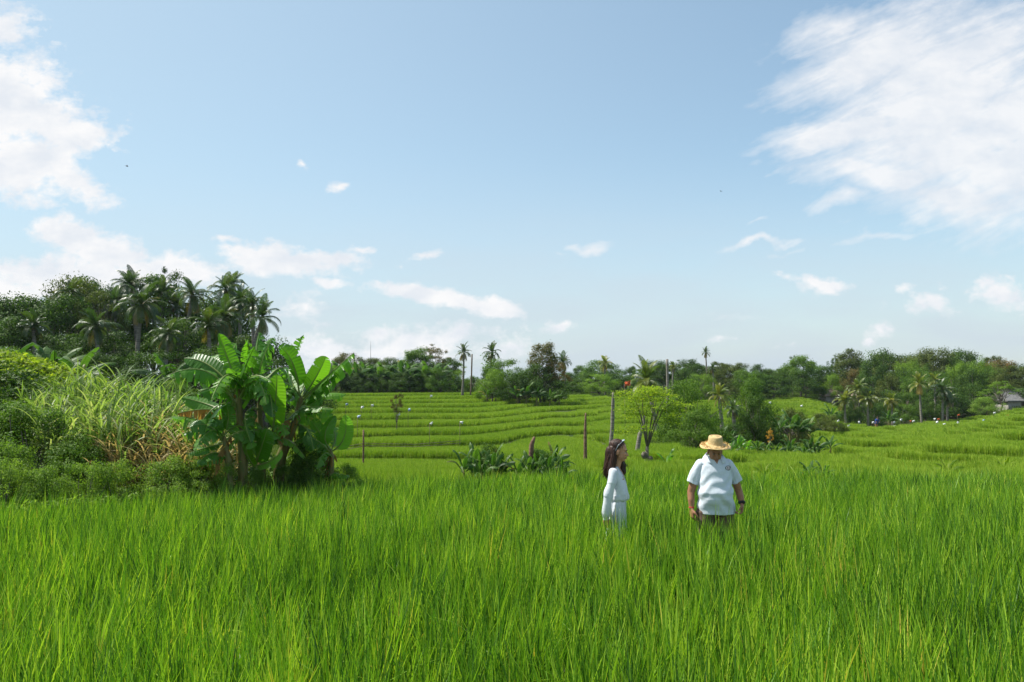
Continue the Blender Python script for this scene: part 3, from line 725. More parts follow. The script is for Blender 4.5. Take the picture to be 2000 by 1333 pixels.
hero('central banana plant with a bright oval leaf facing the field', (512,934), [(512,890,0),(510,850,0),(507,805,0),(505,760,0)], 12.25, [
    ((533,842,-.2),(538,788,-.55),(541,732,-.7), .42, (.05,-1,.1), 0, 'banana_bright', {'fold':.1,'petiole':.06,'rn':.85}),
    ((503,745,0),(514,700,.0),(533,660,.1), .46, (.3,-.9,.2), .7, 'banana'),
    ((503,745,0),(500,695,.3),(507,650,.5), .40, (-.3,-1,.2), .5, 'banana_bright'),
    ((502,750,0),(487,700,-.2),(478,664,-.5), .34, (-.8,-.5,.3), .6, 'banana'),
    ((508,760,0),(545,720,.3),(560,740,.6), .42, (.2,-.6,.8), .8, 'banana'),
    ((508,765,0),(525,765,-.5),(532,815,-.9), .40, (.7,-.7,.2), .4, 'banana', {'rn':.0}),
    ((500,905,-.2),(512,870,-.5),(522,838,-.6), .42, (-.1,-1,.2), .05, 'banana_bright', {'rn':.1,'petiole':.05}),
    ((498,915,-.2),(482,885,-.5),(478,850,-.6), .26, (-.3,-1,.2), .0, 'banana_bright', {'petiole':.05}),
    ((500,910,-.3),(530,900,-.7),(550,880,-.9), .26, (.1,-.8,.6), .2, 'banana', {'petiole':.05}),
    ((505,800,0),(480,810,-.5),(490,865,-.8), .38, (-.5,-.8,.2), .5, 'banana', {'rn':.1}),
    ((507,800,0),(540,815,-.2),(558,850,-.4), .40, (.5,-.7,.4), .6, 'banana'),
], fill=6, stem_r=.06)
hero('thick leaning banana plant with long leaves reaching up to the right', (532,934), [(548,895,0),(566,850,0),(580,815,0),(588,775,0)], 12.6, [
    ((585,775,0),(572,712,-.2),(546,676,-.3), .48, (-.5,-.9,.2), .15, 'banana_bright', {'rn':.2}),
    ((583,750,0),(578,700,.0),(593,655,.0), .30, (.8,-.5,.2), .95, 'banana'),
    ((590,765,0),(608,728,.3),(620,699,.5), .40, (-.3,-.8,.5), .5, 'banana'),
    ((592,775,0),(617,737,-.2),(637,697,-.3), .44, (.4,-.9,.3), .0, 'banana_bright', {'rn':.6}),
    ((592,780,0),(645,730,-.2),(691,690,-.3), .46, (-.35,-.5,.75), .85, 'banana'),
    ((562,825,0),(595,798,-.3),(651,799,-.5), .40, (0,-.4,.9), .85, 'banana'),
    ((586,805,0),(608,790,-.2),(629,776,-.3), .30, (-.3,-.5,.8), .9, 'banana'),
    ((585,790,0),(560,760,-.3),(548,800,-.7), .40, (-.6,-.6,.4), .7, 'banana'),
    ((588,785,0),(570,745,.4),(560,722,.7), .42, (-.3,-.9,.2), .2, 'banana'),
    ((590,790,0),(610,765,.4),(640,775,.6), .38, (0,-.6,.8), .7, 'banana'),
    ((575,830,0),(600,840,-.3),(612,880,-.4), .36, (.6,-.7,.3), .5, 'banana', {'rn':.1}),
    ((575,820,0),(548,830,-.3),(545,870,-.6), .34, (-.5,-.8,.3), .5, 'banana_dry'),
], fill=6, stem_r=.085)
hero('short banana plant on the left of the clump with dead brown leaves', (452,930), [(446,900,0),(440,870,0),(437,852,0)], 11.6, [
    ((434,862,0),(408,832,-.3),(371,835,-.5), .40, (-.2,-.8,.5), .05, 'banana', {'rn':.1}),
    ((434,868,0),(405,874,-.3),(368,886,-.5), .24, (0,-.5,.9), .1, 'banana', {'rn':.1}),
    ((438,855,0),(425,815,.2),(408,815,.4), .38, (-.3,-.8,.5), .3, 'banana'),
    ((438,852,0),(446,815,0),(440,790,-.1), .30, (.2,-1,.2), .2, 'banana_bright'),
    ((436,858,0),(420,830,-.1),(395,865,-.4), .36, (-.3,-.6,.6), .5, 'banana'),
], fill=4, stem_r=.055, dead=[((440,872,11.45), .45), ((456,850,11.65), .4)])
hero('young banana plant with two upright leaves right of the clump', (644,915), [(648,895,0),(646,878,0)], 12.7, [
    ((645,878,0),(635,848,-.1),(655,812,0), .34, (-.3,-1,.1), 0, 'banana_bright', {'rn':.3}),
    ((648,882,0),(672,855,-.1),(674,811,-.2), .36, (.1,-1,.2), 0, 'banana', {'rn':.75}),
    ((644,880,0),(622,842,.1),(608,822,.1), .34, (-.4,-.9,.3), .1, 'banana'),
    ((645,885,0),(612,858,-.2),(578,862,-.3), .30, (0,-.4,.9), .6, 'banana', {'edge_dry':.3}),
    ((646,882,0),(655,850,.3),(640,835,.5), .30, (.2,-.9,.3), .1, 'banana'),
], fill=3, stem_r=.05)

# ================================================================== left scrub
g = np.random.default_rng(5)
def lowgrowth(name, mat, n, sx, sy, size, nl, rad, label, cat, lift=(0,.1), cond=None, flat=.7, up=.5, sc_=(.7,1.3)):
    x, y = sx(n), sy(n); 
    if cond is not None:
        k = cond(x, y); x, y = x[k], y[k]
    n = len(x); z = height(x, y) + g.uniform(*lift, n)
    protos = [puff(900+i+int(size*1000), nl, rad, size, flat, up) for i in range(6)]
    s = g.uniform(*sc_, (n,1))*np.ones((n,3))
    return scatter(name, protos, M[mat], np.stack([x,y,z],1), np.stack([g.normal(0,.25,n), g.normal(0,.25,n), g.uniform(-PI,PI,n)],1), s, g.integers(0,6,n), label, cat)
def uni(a, b): return lambda n: g.uniform(a, b, n)
def left_band(x, y):
    e = edge(x); return (y > e + .25) & (y < e + 2.4)
lowgrowth('weeds', 'weed', 9000, uni(-14, -4.6), uni(8.5, 14.5), .055, 70, .17, 'low leafy weeds on the bank along the left edge of the rice', 'weeds', (0,.30), left_band)
lowgrowth('creeping_weeds', 'weed', 1500, uni(-4.8, -1.7), uni(11, 14.4), .045, 50, .12, 'low pale weeds on the bank right of the banana clump', 'weeds', (0,.18), lambda x,y: (y > edge(x)+.2) & (y < edge(x)+1.3) & (vnoise(x, y, .5, 2) > -.1))
lowgrowth('mound_vines', 'vine', 9000, uni(-22, -5.5), uni(13.5, 21), .10, 46, .24, 'yellow green creeper covering the mound at the left edge', 'creeper', (0,.16), lambda x,y: (height(x,y) > hbase(x,y)*.0 + .75))
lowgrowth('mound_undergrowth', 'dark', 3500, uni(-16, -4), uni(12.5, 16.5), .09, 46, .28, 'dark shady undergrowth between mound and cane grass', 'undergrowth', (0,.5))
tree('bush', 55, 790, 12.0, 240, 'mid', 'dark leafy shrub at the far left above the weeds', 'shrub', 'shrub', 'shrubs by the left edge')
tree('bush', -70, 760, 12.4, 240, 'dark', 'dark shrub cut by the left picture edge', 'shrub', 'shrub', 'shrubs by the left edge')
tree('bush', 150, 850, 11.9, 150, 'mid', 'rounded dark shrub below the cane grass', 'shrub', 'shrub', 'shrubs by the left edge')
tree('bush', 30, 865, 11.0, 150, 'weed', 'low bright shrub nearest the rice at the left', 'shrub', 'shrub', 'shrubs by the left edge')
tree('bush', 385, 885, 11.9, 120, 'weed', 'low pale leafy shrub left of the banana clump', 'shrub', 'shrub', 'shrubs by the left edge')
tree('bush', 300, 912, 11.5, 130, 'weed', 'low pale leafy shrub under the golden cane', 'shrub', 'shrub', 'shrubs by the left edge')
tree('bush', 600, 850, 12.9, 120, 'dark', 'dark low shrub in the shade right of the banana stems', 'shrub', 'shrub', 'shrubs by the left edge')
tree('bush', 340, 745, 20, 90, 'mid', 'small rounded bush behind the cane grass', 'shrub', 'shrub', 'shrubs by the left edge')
for r in [(15,905,10.4,120,'weed','low weedy bush at the far left end of the bank'),(95,912,10.7,110,'weed','low weedy bush second from the left on the bank'),(170,906,10.95,120,'weed','low weedy bush third from the left on the bank'),(245,908,11.2,110,'weed','low weedy bush under the cane grass'),(330,893,11.4,120,'weed','fuller weedy bush under the golden cane'),(400,898,11.6,90,'weed','small weedy bush left of the banana stems'),
    (455,908,11.6,70,'weed','low weeds at the foot of the short banana plant'),(500,915,11.9,60,'mid','low weeds between the banana stems'),(555,910,12.1,60,'dark','low dark weeds at the foot of the leaning banana plant'),(600,895,12.4,80,'dark','dark weeds right of the banana stems'),(680,908,12.9,70,'weed','pale weeds at the foot of the young banana plant')]:
    tree('bush', r[0], r[1], r[2], r[3], r[4], r[5], 'shrub', 'shrub', 'shrubs by the left edge')
# cane grass
def cane_proto(seed, H=2.0, nl=13):
    gg = np.random.default_rng(seed); Vs=[]; Fs=[]; R=[]
    lean = gg.normal(0, .10, 2)
    for b in range(nl+2):
        stalk = b >= nl; t0 = .15 + .8*b/nl; a = gg.uniform(-PI, PI); d = np.array([math.cos(a), math.sin(a), 0]); s = np.array([-d[1], d[0], 0])
        base = np.array([0,0,0.]) if stalk else np.array([lean[0]*t0*H, lean[1]*t0*H, t0*H*.72])
        L = gg.uniform(.6, 1.05); rn = gg.uniform(0, 1); w = .012 if stalk else gg.uniform(.022, .04); k0 = len(Vs); el = gg.uniform(1.1, 1.5); c = base.copy(); n = 9; tw = gg.uniform(-1, 1)
        for i in range(n+1):
            t_ = i/n
            if stalk: c = np.array([lean[0]*t_*H*.8, lean[1]*t_*H*.8, t_*H*.8])
            ww = w*.5*(1 if stalk else (math.sin(PI*min(1, .15+t_*.85))**.6)) + .0008
            sd_ = s*math.cos(tw*t_) + np.array([0,0,1])*math.sin(tw*t_)*.6
            Vs.append(c - sd_*ww); Vs.append(c + sd_*ww); R += [rn, rn]
            c = c + (d*math.cos(el) + np.array([0,0,math.sin(el)]))*L/n; el -= .21*(.3+t_*1.0)
        for i in range(n): k = k0+2*i; Fs.append((k,k+1,k+3,k+2))
    return mkmesh('cane', np.array(Vs), np.array(Fs), R)
def cane(name, mat, n, pxr, yr, hs, lab):
    px = g.uniform(*pxr, n); y = g.uniform(*yr, n); x = (px-1000)/F*y; z = height(x, y)
    h = np.interp(px, [60, 130, 230, 300, 400], hs)*g.uniform(.72, 1.05, n)
    scatter(name, [cane_proto(600+i+n) for i in range(8)], M[mat], np.stack([x,y,z],1), np.stack([g.normal(0,.1,n), g.normal(.08,.1,n), g.uniform(-PI,PI,n)],1), np.stack([h**.5*.95, h**.5*.95, h],1), g.integers(0,8,n), lab, 'tall grass')
cane('cane_grass', 'cane', 800, (70, 405), (12.1, 15.0), [.5,.85,1.04,1.02,.92], 'tall green cane grass with arching silvery leaves left of the banana clump')
cane('dry_cane_grass', 'cane_dry', 420, (200, 425), (11.8, 13.6), [.4,.45,.74,.92,.84], 'golden dried cane grass beside the banana clump')

# ================================================================== left wood
GL = 'trees of the dark wood at the left'
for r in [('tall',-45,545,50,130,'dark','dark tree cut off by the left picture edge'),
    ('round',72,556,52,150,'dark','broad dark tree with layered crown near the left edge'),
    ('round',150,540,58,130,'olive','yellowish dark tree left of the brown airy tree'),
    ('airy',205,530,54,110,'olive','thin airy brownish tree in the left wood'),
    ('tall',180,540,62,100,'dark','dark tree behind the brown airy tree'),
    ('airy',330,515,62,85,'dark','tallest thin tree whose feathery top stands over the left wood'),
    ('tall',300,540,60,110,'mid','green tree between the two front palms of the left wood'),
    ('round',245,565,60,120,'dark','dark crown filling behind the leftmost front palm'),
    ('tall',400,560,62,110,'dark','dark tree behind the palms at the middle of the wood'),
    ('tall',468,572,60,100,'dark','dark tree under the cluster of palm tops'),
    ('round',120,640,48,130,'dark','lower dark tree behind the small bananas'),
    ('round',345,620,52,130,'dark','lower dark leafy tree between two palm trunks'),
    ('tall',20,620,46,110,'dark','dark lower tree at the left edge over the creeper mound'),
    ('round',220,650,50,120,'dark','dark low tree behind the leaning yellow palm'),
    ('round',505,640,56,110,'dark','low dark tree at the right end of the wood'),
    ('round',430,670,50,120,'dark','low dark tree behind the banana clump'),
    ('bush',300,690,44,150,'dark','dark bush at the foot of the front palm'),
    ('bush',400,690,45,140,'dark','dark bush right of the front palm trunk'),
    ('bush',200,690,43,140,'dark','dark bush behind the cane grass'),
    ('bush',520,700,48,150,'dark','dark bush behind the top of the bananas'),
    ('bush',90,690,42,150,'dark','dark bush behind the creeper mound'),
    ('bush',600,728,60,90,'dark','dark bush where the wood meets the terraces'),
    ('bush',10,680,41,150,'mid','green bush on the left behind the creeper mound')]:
    tree(*r, group=GL)
GP = 'coconut palms of the left wood'
for r in [(277,598,52,49,273,'front coconut palm with a long bare trunk in the left wood','palm',0),
    (255,560,42,58,262,'coconut palm top standing behind the front palm','palm',2),
    (376,578,46,52,364,'coconut palm with a leaning pale trunk mid wood','palm',1),
    (440,568,40,57,432,'highest coconut palm of the right cluster','palm',4),
    (440,622,48,50,425,'lower coconut palm of the right cluster','palm',0),
    (470,592,38,56,455,'coconut palm between the cluster and the last palm','palm',2),
    (512,622,46,50,480,'last coconut palm leaning right against the sky','palm',3),
    (186,640,48,47,190,'low yellowish coconut palm in the left wood','palm',1),
    (140,575,36,56,150,'small palm crown among the dark left trees','palm',4),
    (345,600,34,60,340,'small coconut palm crown behind the leaning one','palm',2),
    (98,602,38,57,105,'coconut palm crown left of the airy tree','palm',1),(222,592,40,55,228,'dark coconut palm left of the front palm','palm',0),(318,572,40,59,322,'coconut palm crown over the gap between front palm and leaning palm','palm',3),
    (408,640,42,48,402,'low coconut palm under the right cluster','palm',2),(455,556,34,61,452,'second highest palm crown of the right cluster','palm',1),(492,598,38,54,488,'coconut palm just left of the last one','palm',0),(330,655,40,47,326,'low dark coconut palm right of the front palm trunk','palm',4),(65,640,36,46,62,'low coconut palm over the creeper mound','palm',2)]:
    palm(r[0], r[1], r[2], r[3], r[4], r[5], r[6], r[7], group=GP)
for px, pt, Y, lab in [(30,655,38,'banana plant at the left edge in front of the dark wood'),(75,668,38,'second banana plant behind the creeper mound'),(110,655,39,'banana plant with upright leaves before the broad dark tree'),(145,672,37,'banana plant right of the upright one'),
    (162,708,19,'small banana plant rising over the creeper mound'),(325,685,42,'pale banana plant at the foot of the leaning palm'),(5,690,36,'low banana plant at the left edge')]:
    banana(px, pt, Y, lab, group='banana plants in front of the left wood')

# ================================================================== centre tree line
for i_, px_ in enumerate([650,685,720,755,790,825,860,700,775,840]):
    tree('bush', px_, 722 + (i_ % 3)*4, 97.5 + (i_ % 2), 52, 'dark' if i_ % 3 else 'mid', ['dark undergrowth bush at the left end of the banana hedge','undergrowth bush second from the left under the hedge','undergrowth bush third from the left under the hedge','green bush under the middle of the banana hedge','bush right of the middle of the hedge foot','bush at the hedge foot under the tall leafy tree','last undergrowth bush at the right end of the hedge','small dark bush low in the left half of the hedge foot','small dark bush low in the middle of the hedge foot','small dark bush low in the right half of the hedge foot'][i_], 'shrub', 'shrub', 'bushes along the foot of the banana hedge')
for i, px in enumerate([655,668,682,697,712,727,741,756,770,785,799,813,828,843,857,640,648,705,748,792,836,676,763]):
    banana(px, [703,697,706,700][i % 4] + (5 if i > 14 else 0), 99 + (i % 3)*1.5 + (5 if i > 14 else 0), 'tall banana plant in the long hedge behind the terraces', group='banana plants in the hedge behind the terraces', wf=1.1)
for r in [('round',665,690,112,60,'brown','small rusty tree over the left end of the banana hedge'),
    ('round',722,693,118,62,'olive','olive tree rising behind the banana hedge'),
    ('round',760,697,125,50,'dark','low dark tree behind the banana hedge'),
    ('tall',815,672,108,62,'mid','tall leafy tree over the right half of the hedge'),
    ('airy',848,668,110,66,'brown','airy brownish tree beside the tall leafy tree'),
    ('round',870,700,108,62,'dark','dark tree at the right end of the hedge'),
    ('airy',888,697,112,50,'yellow','thin yellowish tree left of the lone palm'),
    ('bush',820,715,102,90,'dark','dark bush at the foot of the tall leafy tree'),
    ('bush',862,722,101,70,'dark','dark bush at the right end of the hedge'),
    ('bush',893,727,103,46,'light','pale bush just left of the lone palm trunk'),
    ('bush',925,735,104,40,'mid','green bush between the pole and the vine covered mass'),
    ('round',958,715,125,44,'dark','dark tree behind the vine covered palm'),
    ('bush',985,703,84,92,'mid','big rounded vine covered tree in mid field'),
    ('bush',962,725,80,60,'light','paler vine covered lobe left of the big rounded tree'),
    ('tall',1062,668,84,62,'brown','tall tree with rusty red leaves in mid field'),
    ('airy',1085,700,86,56,'brown','lower rusty tree right of the tall rusty one'),
    ('bush',1055,712,82,96,'dark','dark bush under the rusty trees'),
    ('bush',1015,728,80,90,'dark','dark lower bush behind the mid field bananas'),
    ('bush',1085,745,83,50,'olive','olive bush at the right end of the mid field clump'),
    ('bush',1118,742,112,50,'dark','dark bush right of the mid field clump'),
    ('round',1133,713,240,32,'dark','far off bluish tree in the gap'),
    ('round',1172,704,125,80,'mid','rounded green tree with a palm growing through it'),
    ('bush',1170,732,112,80,'light','light green bush in front of the rounded green tree'),
    ('bush',1215,735,116,70,'dark','dark bush left of the yellow palm'),
    ('round',1232,712,220,22,'dark','tiny far off tree on the skyline left of the yellow palm'),
    ('round',1288,703,130,60,'dark','dark tree behind the bare trunk'),
    ('airy',1330,700,128,50,'dark','airy tree right of the bare trunk'),
    ('round',1358,702,132,58,'dark','dark rounded tree left of the tall thin palm'),
    ('bush',1335,722,120,60,'dark','dark bush below the airy tree'),
    ('bush',1368,732,112,62,'light','light green spreading bush behind the far terrace'),
    ('airy',1398,695,132,44,'olive','airy tree right of the tall thin palm'),
    ('round',1425,704,134,62,'olive','olive tree mid right of the tree line'),
    ('bush',1400,725,122,70,'olive','olive bush before the airy tree'),
    ('round',1452,722,126,46,'mid','green tree behind the vine covered pair'),
    ('round',1487,712,138,42,'dark','small dark domed tree on the skyline'),
    ('round',1517,716,136,44,'dark','second small dark domed tree'),
    ('bush',1470,725,128,70,'mid','mid green bush below the domed trees'),
    ('bush',1510,735,128,70,'dark','dark bush at the back of the far terraces'),
    ('round',1563,693,134,66,'mid','round topped green tree behind the far terraces'),
    ('airy',1548,692,140,24,'dark','thin dark treetop left of the round topped tree'),
    ('bush',1572,725,131,66,'dark','dark oval tree below the round topped tree'),
    ('round',1610,716,140,50,'dark','dark tree between the round topped and the yellow one'),
    ('airy',1632,690,146,30,'dark','thin dark tree with a flat small top'),
    ('tall',1657,682,142,58,'olive','brownish tall tree right of the flat topped one'),
    ('bush',1622,732,134,56,'light','bright yellow green tree above the hut roof'),
    ('bush',1672,722,132,54,'brown','yellowish mottled tree right of the hut')]:
    tree(*r)
for r in [('bush',1722,690,128,92,'dark','dark dense tree with a rounded skyline'),
    ('round',1745,683,146,96,'olive','wide olive tree at the back of the right wood'),
    ('plume',1772,702,130,70,'light','pale feathery bamboo tree right of the dark dense one'),
    ('bush',1740,732,118,62,'olive','small smooth round green tree in the right wood'),
    ('bush',1700,735,122,60,'dark','dark bush left of the smooth round tree'),
    ('plume',1790,716,124,60,'mid','green bamboo clump in the middle of the right wood'),
    ('round',1818,677,138,78,'olive','tall dark olive tree on the right skyline'),
    ('round',1855,688,140,96,'olive','wide olive tree right of the tall one'),
    ('bush',1872,690,136,80,'dark','dark green spreading tree on the right skyline'),
    ('airy',1930,678,134,52,'olive','airy tree standing up near the right end'),
    ('tall',1955,692,132,58,'brown','rusty brown tree near the right end'),
    ('plume',1868,706,122,66,'light','bright feathery bamboo clump at the right'),
    ('plume',1912,703,120,70,'light','second bright bamboo clump at the right'),
    ('plume',1935,718,118,60,'mid','third green bamboo clump at the right'),
    ('bush',1905,722,112,70,'dark','dark tree below the bright bamboo'),
    ('bush',1830,728,114,80,'mid','green bush behind the dark right palms'),
    ('bush',1770,742,112,70,'mid','green bush behind the right palms'),
    ('round',2000,708,128,60,'olive','olive brown tree cut by the right picture edge'),
    ('bush',1960,722,116,60,'olive','olive tree above the house at the right'),
    ('airy',1955,742,104,76,'light','loose light tree beside the house'),
    ('bush',1862,768,106,84,'dark','large dark bush at the edge of the right field'),
    ('bush',1900,755,108,60,'dark','dark bush left of the loose light tree'),
    ('bush',1805,778,105,56,'dark','dark bush right of the mid right palms'),
    ('bush',1765,790,104,50,'mid','low bush at the upper edge of the right field'),
    ('bush',1700,790,100,60,'dark','low dark bush under the mid right palms'),
    ('bush',1655,788,98,50,'dark','low dark bush below the hut'),
    ('bush',1735,765,107,56,'dark','dark bush behind the small house roof'),
    ('bush',1925,778,103,60,'weed','low pale bush in front of the dark boards'),
    ('bush',2040,730,112,90,'dark','dark tree beyond the right picture edge'),
    ('bush',1600,808,70,56,'olive','olive scrub where the far terraces end'),
    ('bush',1628,812,68,50,'olive','low olive scrub left of the mid right palms')]:
    tree(*r, group='trees of the right wood')

for r in [(1100,728,'far tree in the gap left of the rounded green tree'),(1150,726,'far tree behind the light green bush'),(1205,724,'far tree between the rounded green tree and the yellow palm'),(1262,722,'far tree behind the yellow palm crown'),(1305,716,'far tree behind the tall bare trunk'),(1345,714,'far tree behind the airy tree'),(1385,716,'far tree behind the tall thin palm'),(1440,718,'far tree behind the olive tree'),(1500,728,'far tree behind the two domed trees'),(1545,716,'far tree left of the round topped tree'),(1590,714,'far tree right of the round topped tree'),(1640,712,'far tree behind the flat topped one'),(1690,706,'far tree right of the brownish tall tree'),(1780,694,'far tree behind the pale feathery bamboo'),(1800,700,'far tree between bamboo and the tall olive one'),(1890,698,'far tree behind the bright bamboo clumps'),(1975,712,'far tree above the grey roof')]:
    tree('bush', r[0], r[1], 158, 80, 'dark' if r[0] % 3 else 'mid', r[2], group='farthest trees on the skyline')
# ================================================================== valley trees
GV = 'bushy trees in the valley'
tree('bush',1348,750,38,122,'mid','tall vine covered tree right of the pruned one','tree',None,GV)
tree('bush',1352,800,36,90,'mid','lower leafy lobe in front of the tall vine covered tree','shrub','shrub',GV)
tree('bush',1385,808,42,80,'dark','dark bush behind the hatted man','shrub','shrub',GV)
tree('bush',1315,815,40,60,'dark','dark bush at the foot of the vine covered tree','shrub','shrub',GV)
tree('bush',1460,736,50,92,'mid','rounded vine covered tree right of the broken palm','tree',None,GV)
tree('bush',1478,775,48,66,'dark','dark lower tree right of the rounded vine covered one','tree',None,GV)
tree('bush',1430,830,44,70,'dark','dark scrub behind the hat','shrub','shrub',GV)
tree('bush',1545,800,58,86,'olive','scrub with banana leaves right of the rounded tree','shrub','shrub',GV)
tree('bush',1500,828,48,60,'dark','dark scrub beside the orange flowering bush','shrub','shrub',GV)
M['orange'] = leafmat('orange_leaves', [(.50,.30,.04),(.62,.40,.05),(.2,.2,.03)], trans=.3, nscale=3, namt=.2, tint=(1.2,.8,.4))
tree('airy',1502,834,46,16,'orange','small bush of orange yellow leaves','shrub','shrub',GV)
for r in [(1262,745,50,52,1284,'yellow green coconut palm behind the pruned tree','palmy',3,None),
    (1405,775,30,46,1408,'ragged coconut palm with hanging brown fronds','palmy',3,None),
    (1432,800,24,47,1436,'small ragged palm right of the broken one','palm',1,None),
    (906,690,22,92,903,'lone coconut palm with a bare trunk behind the terraces','palm',3,None),
    (961,690,24,88,958,'coconut palm with a creeper wrapped trunk','palm',3,None),
    (1100,708,24,90,1104,'dark coconut palm at the right of the mid field clump','palm',0,None),
    (1182,712,20,118,1182,'coconut palm growing through the rounded green tree','palmy',4,None),
    (1378,690,13,126,1380,'tall thin palm standing above the tree line','palm',3,None),
    (1315,718,16,118,1314,'yellow fronded palm right of the bare trunk','palmy',1,None),
    (1392,720,13,118,1393,'low small palm right of the tall thin palm','palm',1,None),
    (1650,785,26,96,1650,'left palm of the group before the right wood','palmy',2,None),
    (1676,760,24,98,1676,'taller palm of the group before the right wood','palmy',0,None),
    (1695,780,24,97,1694,'third palm of the group before the right wood','palmy',1,None),
    (1741,785,24,99,1740,'brownish palm standing right of the palm group','palmy',1,None),
    (1796,752,26,102,1798,'pale palm at the edge of the right field','palmy',3,None),
    (1840,762,28,101,1838,'dark palm with a visible trunk at the field edge','palm',0,None),
    (1852,780,22,102,1848,'low dark palm beside the one with a visible trunk','palm',2,None),
    (1825,745,18,106,1824,'small palm crown behind the pale palm','palmy',4,None)]:
    palm(r[0], r[1], r[2], r[3], r[4], r[5], r[6], r[7], tr=.9, bend=.05)
# creeper on the wrapped trunk
mbp = MB()
c0 = P(958, 740, 88); zb = hz(c0.x, 88)
gv = np.random.default_rng(3); nn = 900; tt = gv.uniform(0, 1, nn); zt_ = P(958, 690, 88).z
pos = np.stack([c0.x + gv.normal(0, .42, nn), 88 - .1 + gv.normal(0, .4, nn), zb + tt*(zt_-zb)], 1)
V_, F_ = leafquads(pos, gv.normal(size=(nn,3))+np.array([0,-.5,.3]), .3, gv)
tag(obj('creeper', mkmesh('creeper', V_, F_, np.repeat(gv.uniform(0,1,nn),4)), M['mid']), 'green creeper climbing the trunk of the palm left of the rounded tree', 'creeper')

def post(name, pts, rad, Y, mat, label, cat, n=9, jit=.08, group=None, ground=True):
    q = [P(x, y, Y) for x, y in pts]
    if ground: q[0].z = hz(q[0].x, Y) - .1
    org = q[0].copy(); mb = MB(); dn = []; dr = []
    rad = rad if hasattr(rad, '__len__') else [rad]*len(q)
    for i in range(len(q)-1):
        for k in range(4): dn.append((q[i].lerp(q[i+1], k/4) - org)); dr.append(rad[i]*(1-k/4)+rad[i+1]*k/4)
    dn.append(q[-1]-org); dr.append(rad[-1])
    mb.tube(dn, dr, n, jit=jit)
    return tag(obj(name, mb.mesh(name), M[mat], loc=org), label, cat, group)
post('dead_trunk', [(1143,872),(1143,840),(1144,807)], [.085,.06,.03], 30, 'dead', 'short reddish dead trunk standing in the rice', 'dead tree')
post('dead_trunk', [(1190,866),(1196,830),(1197,790),(1198,767)], [.10,.085,.075,.055], 32, 'barkp', 'tall curved grey dead palm trunk above the woman', 'dead tree')
post('dead_trunk', [(1240,864),(1250,848),(1257,835),(1258,812)], [.10,.09,.08,.05], 30, 'barkp', 'crooked leaning trunk left of the pruned tree', 'dead tree')
post('dead_trunk', [(1303,790),(1304,745),(1303,702)], [.14,.125,.11], 62, 'barkp', 'tall bare trunk topped off against the tree line', 'dead tree')
post('dead_trunk', [(1034,905),(1038,870),(1044,854)], [.07,.06,.03], 17.5, 'dead', 'dark leaning stump among the small bananas', 'stump')
post('utility_pole', [(919,768),(921,730),(922,692)], [.11,.10,.09], 94, 'wood', 'thin wooden pole beside the lone palm', 'pole', jit=.02)
post('antenna_mast', [(724,720),(724,668)], [.12,.06], 300, 'tin', 'thin far off mast over the banana hedge', 'mast', jit=0)
post('fence_post', [(710,880),(710,840)], [.045,.04], 33, 'dead', 'weathered brown post standing in the lower terrace', 'post')
# rope from bananas along the lower terrace
mb = MB(); a = P(655, 873, 31); b = P(710, 866, 33); c = P(900, 861, 37)
for dz in (0, -.12):
    mb.tube([a+Vector((0,0,dz)), a.lerp(b,.5)+Vector((0,0,dz-.05)), b+Vector((0,0,dz)), b.lerp(c,.5)+Vector((0,0,dz-.12)), c+Vector((0,0,dz))], .012, 5)
tag(obj('rope', mb.mesh('rope'), M['wood']), 'slack grey rope strung along the lower terrace past the post', 'rope')

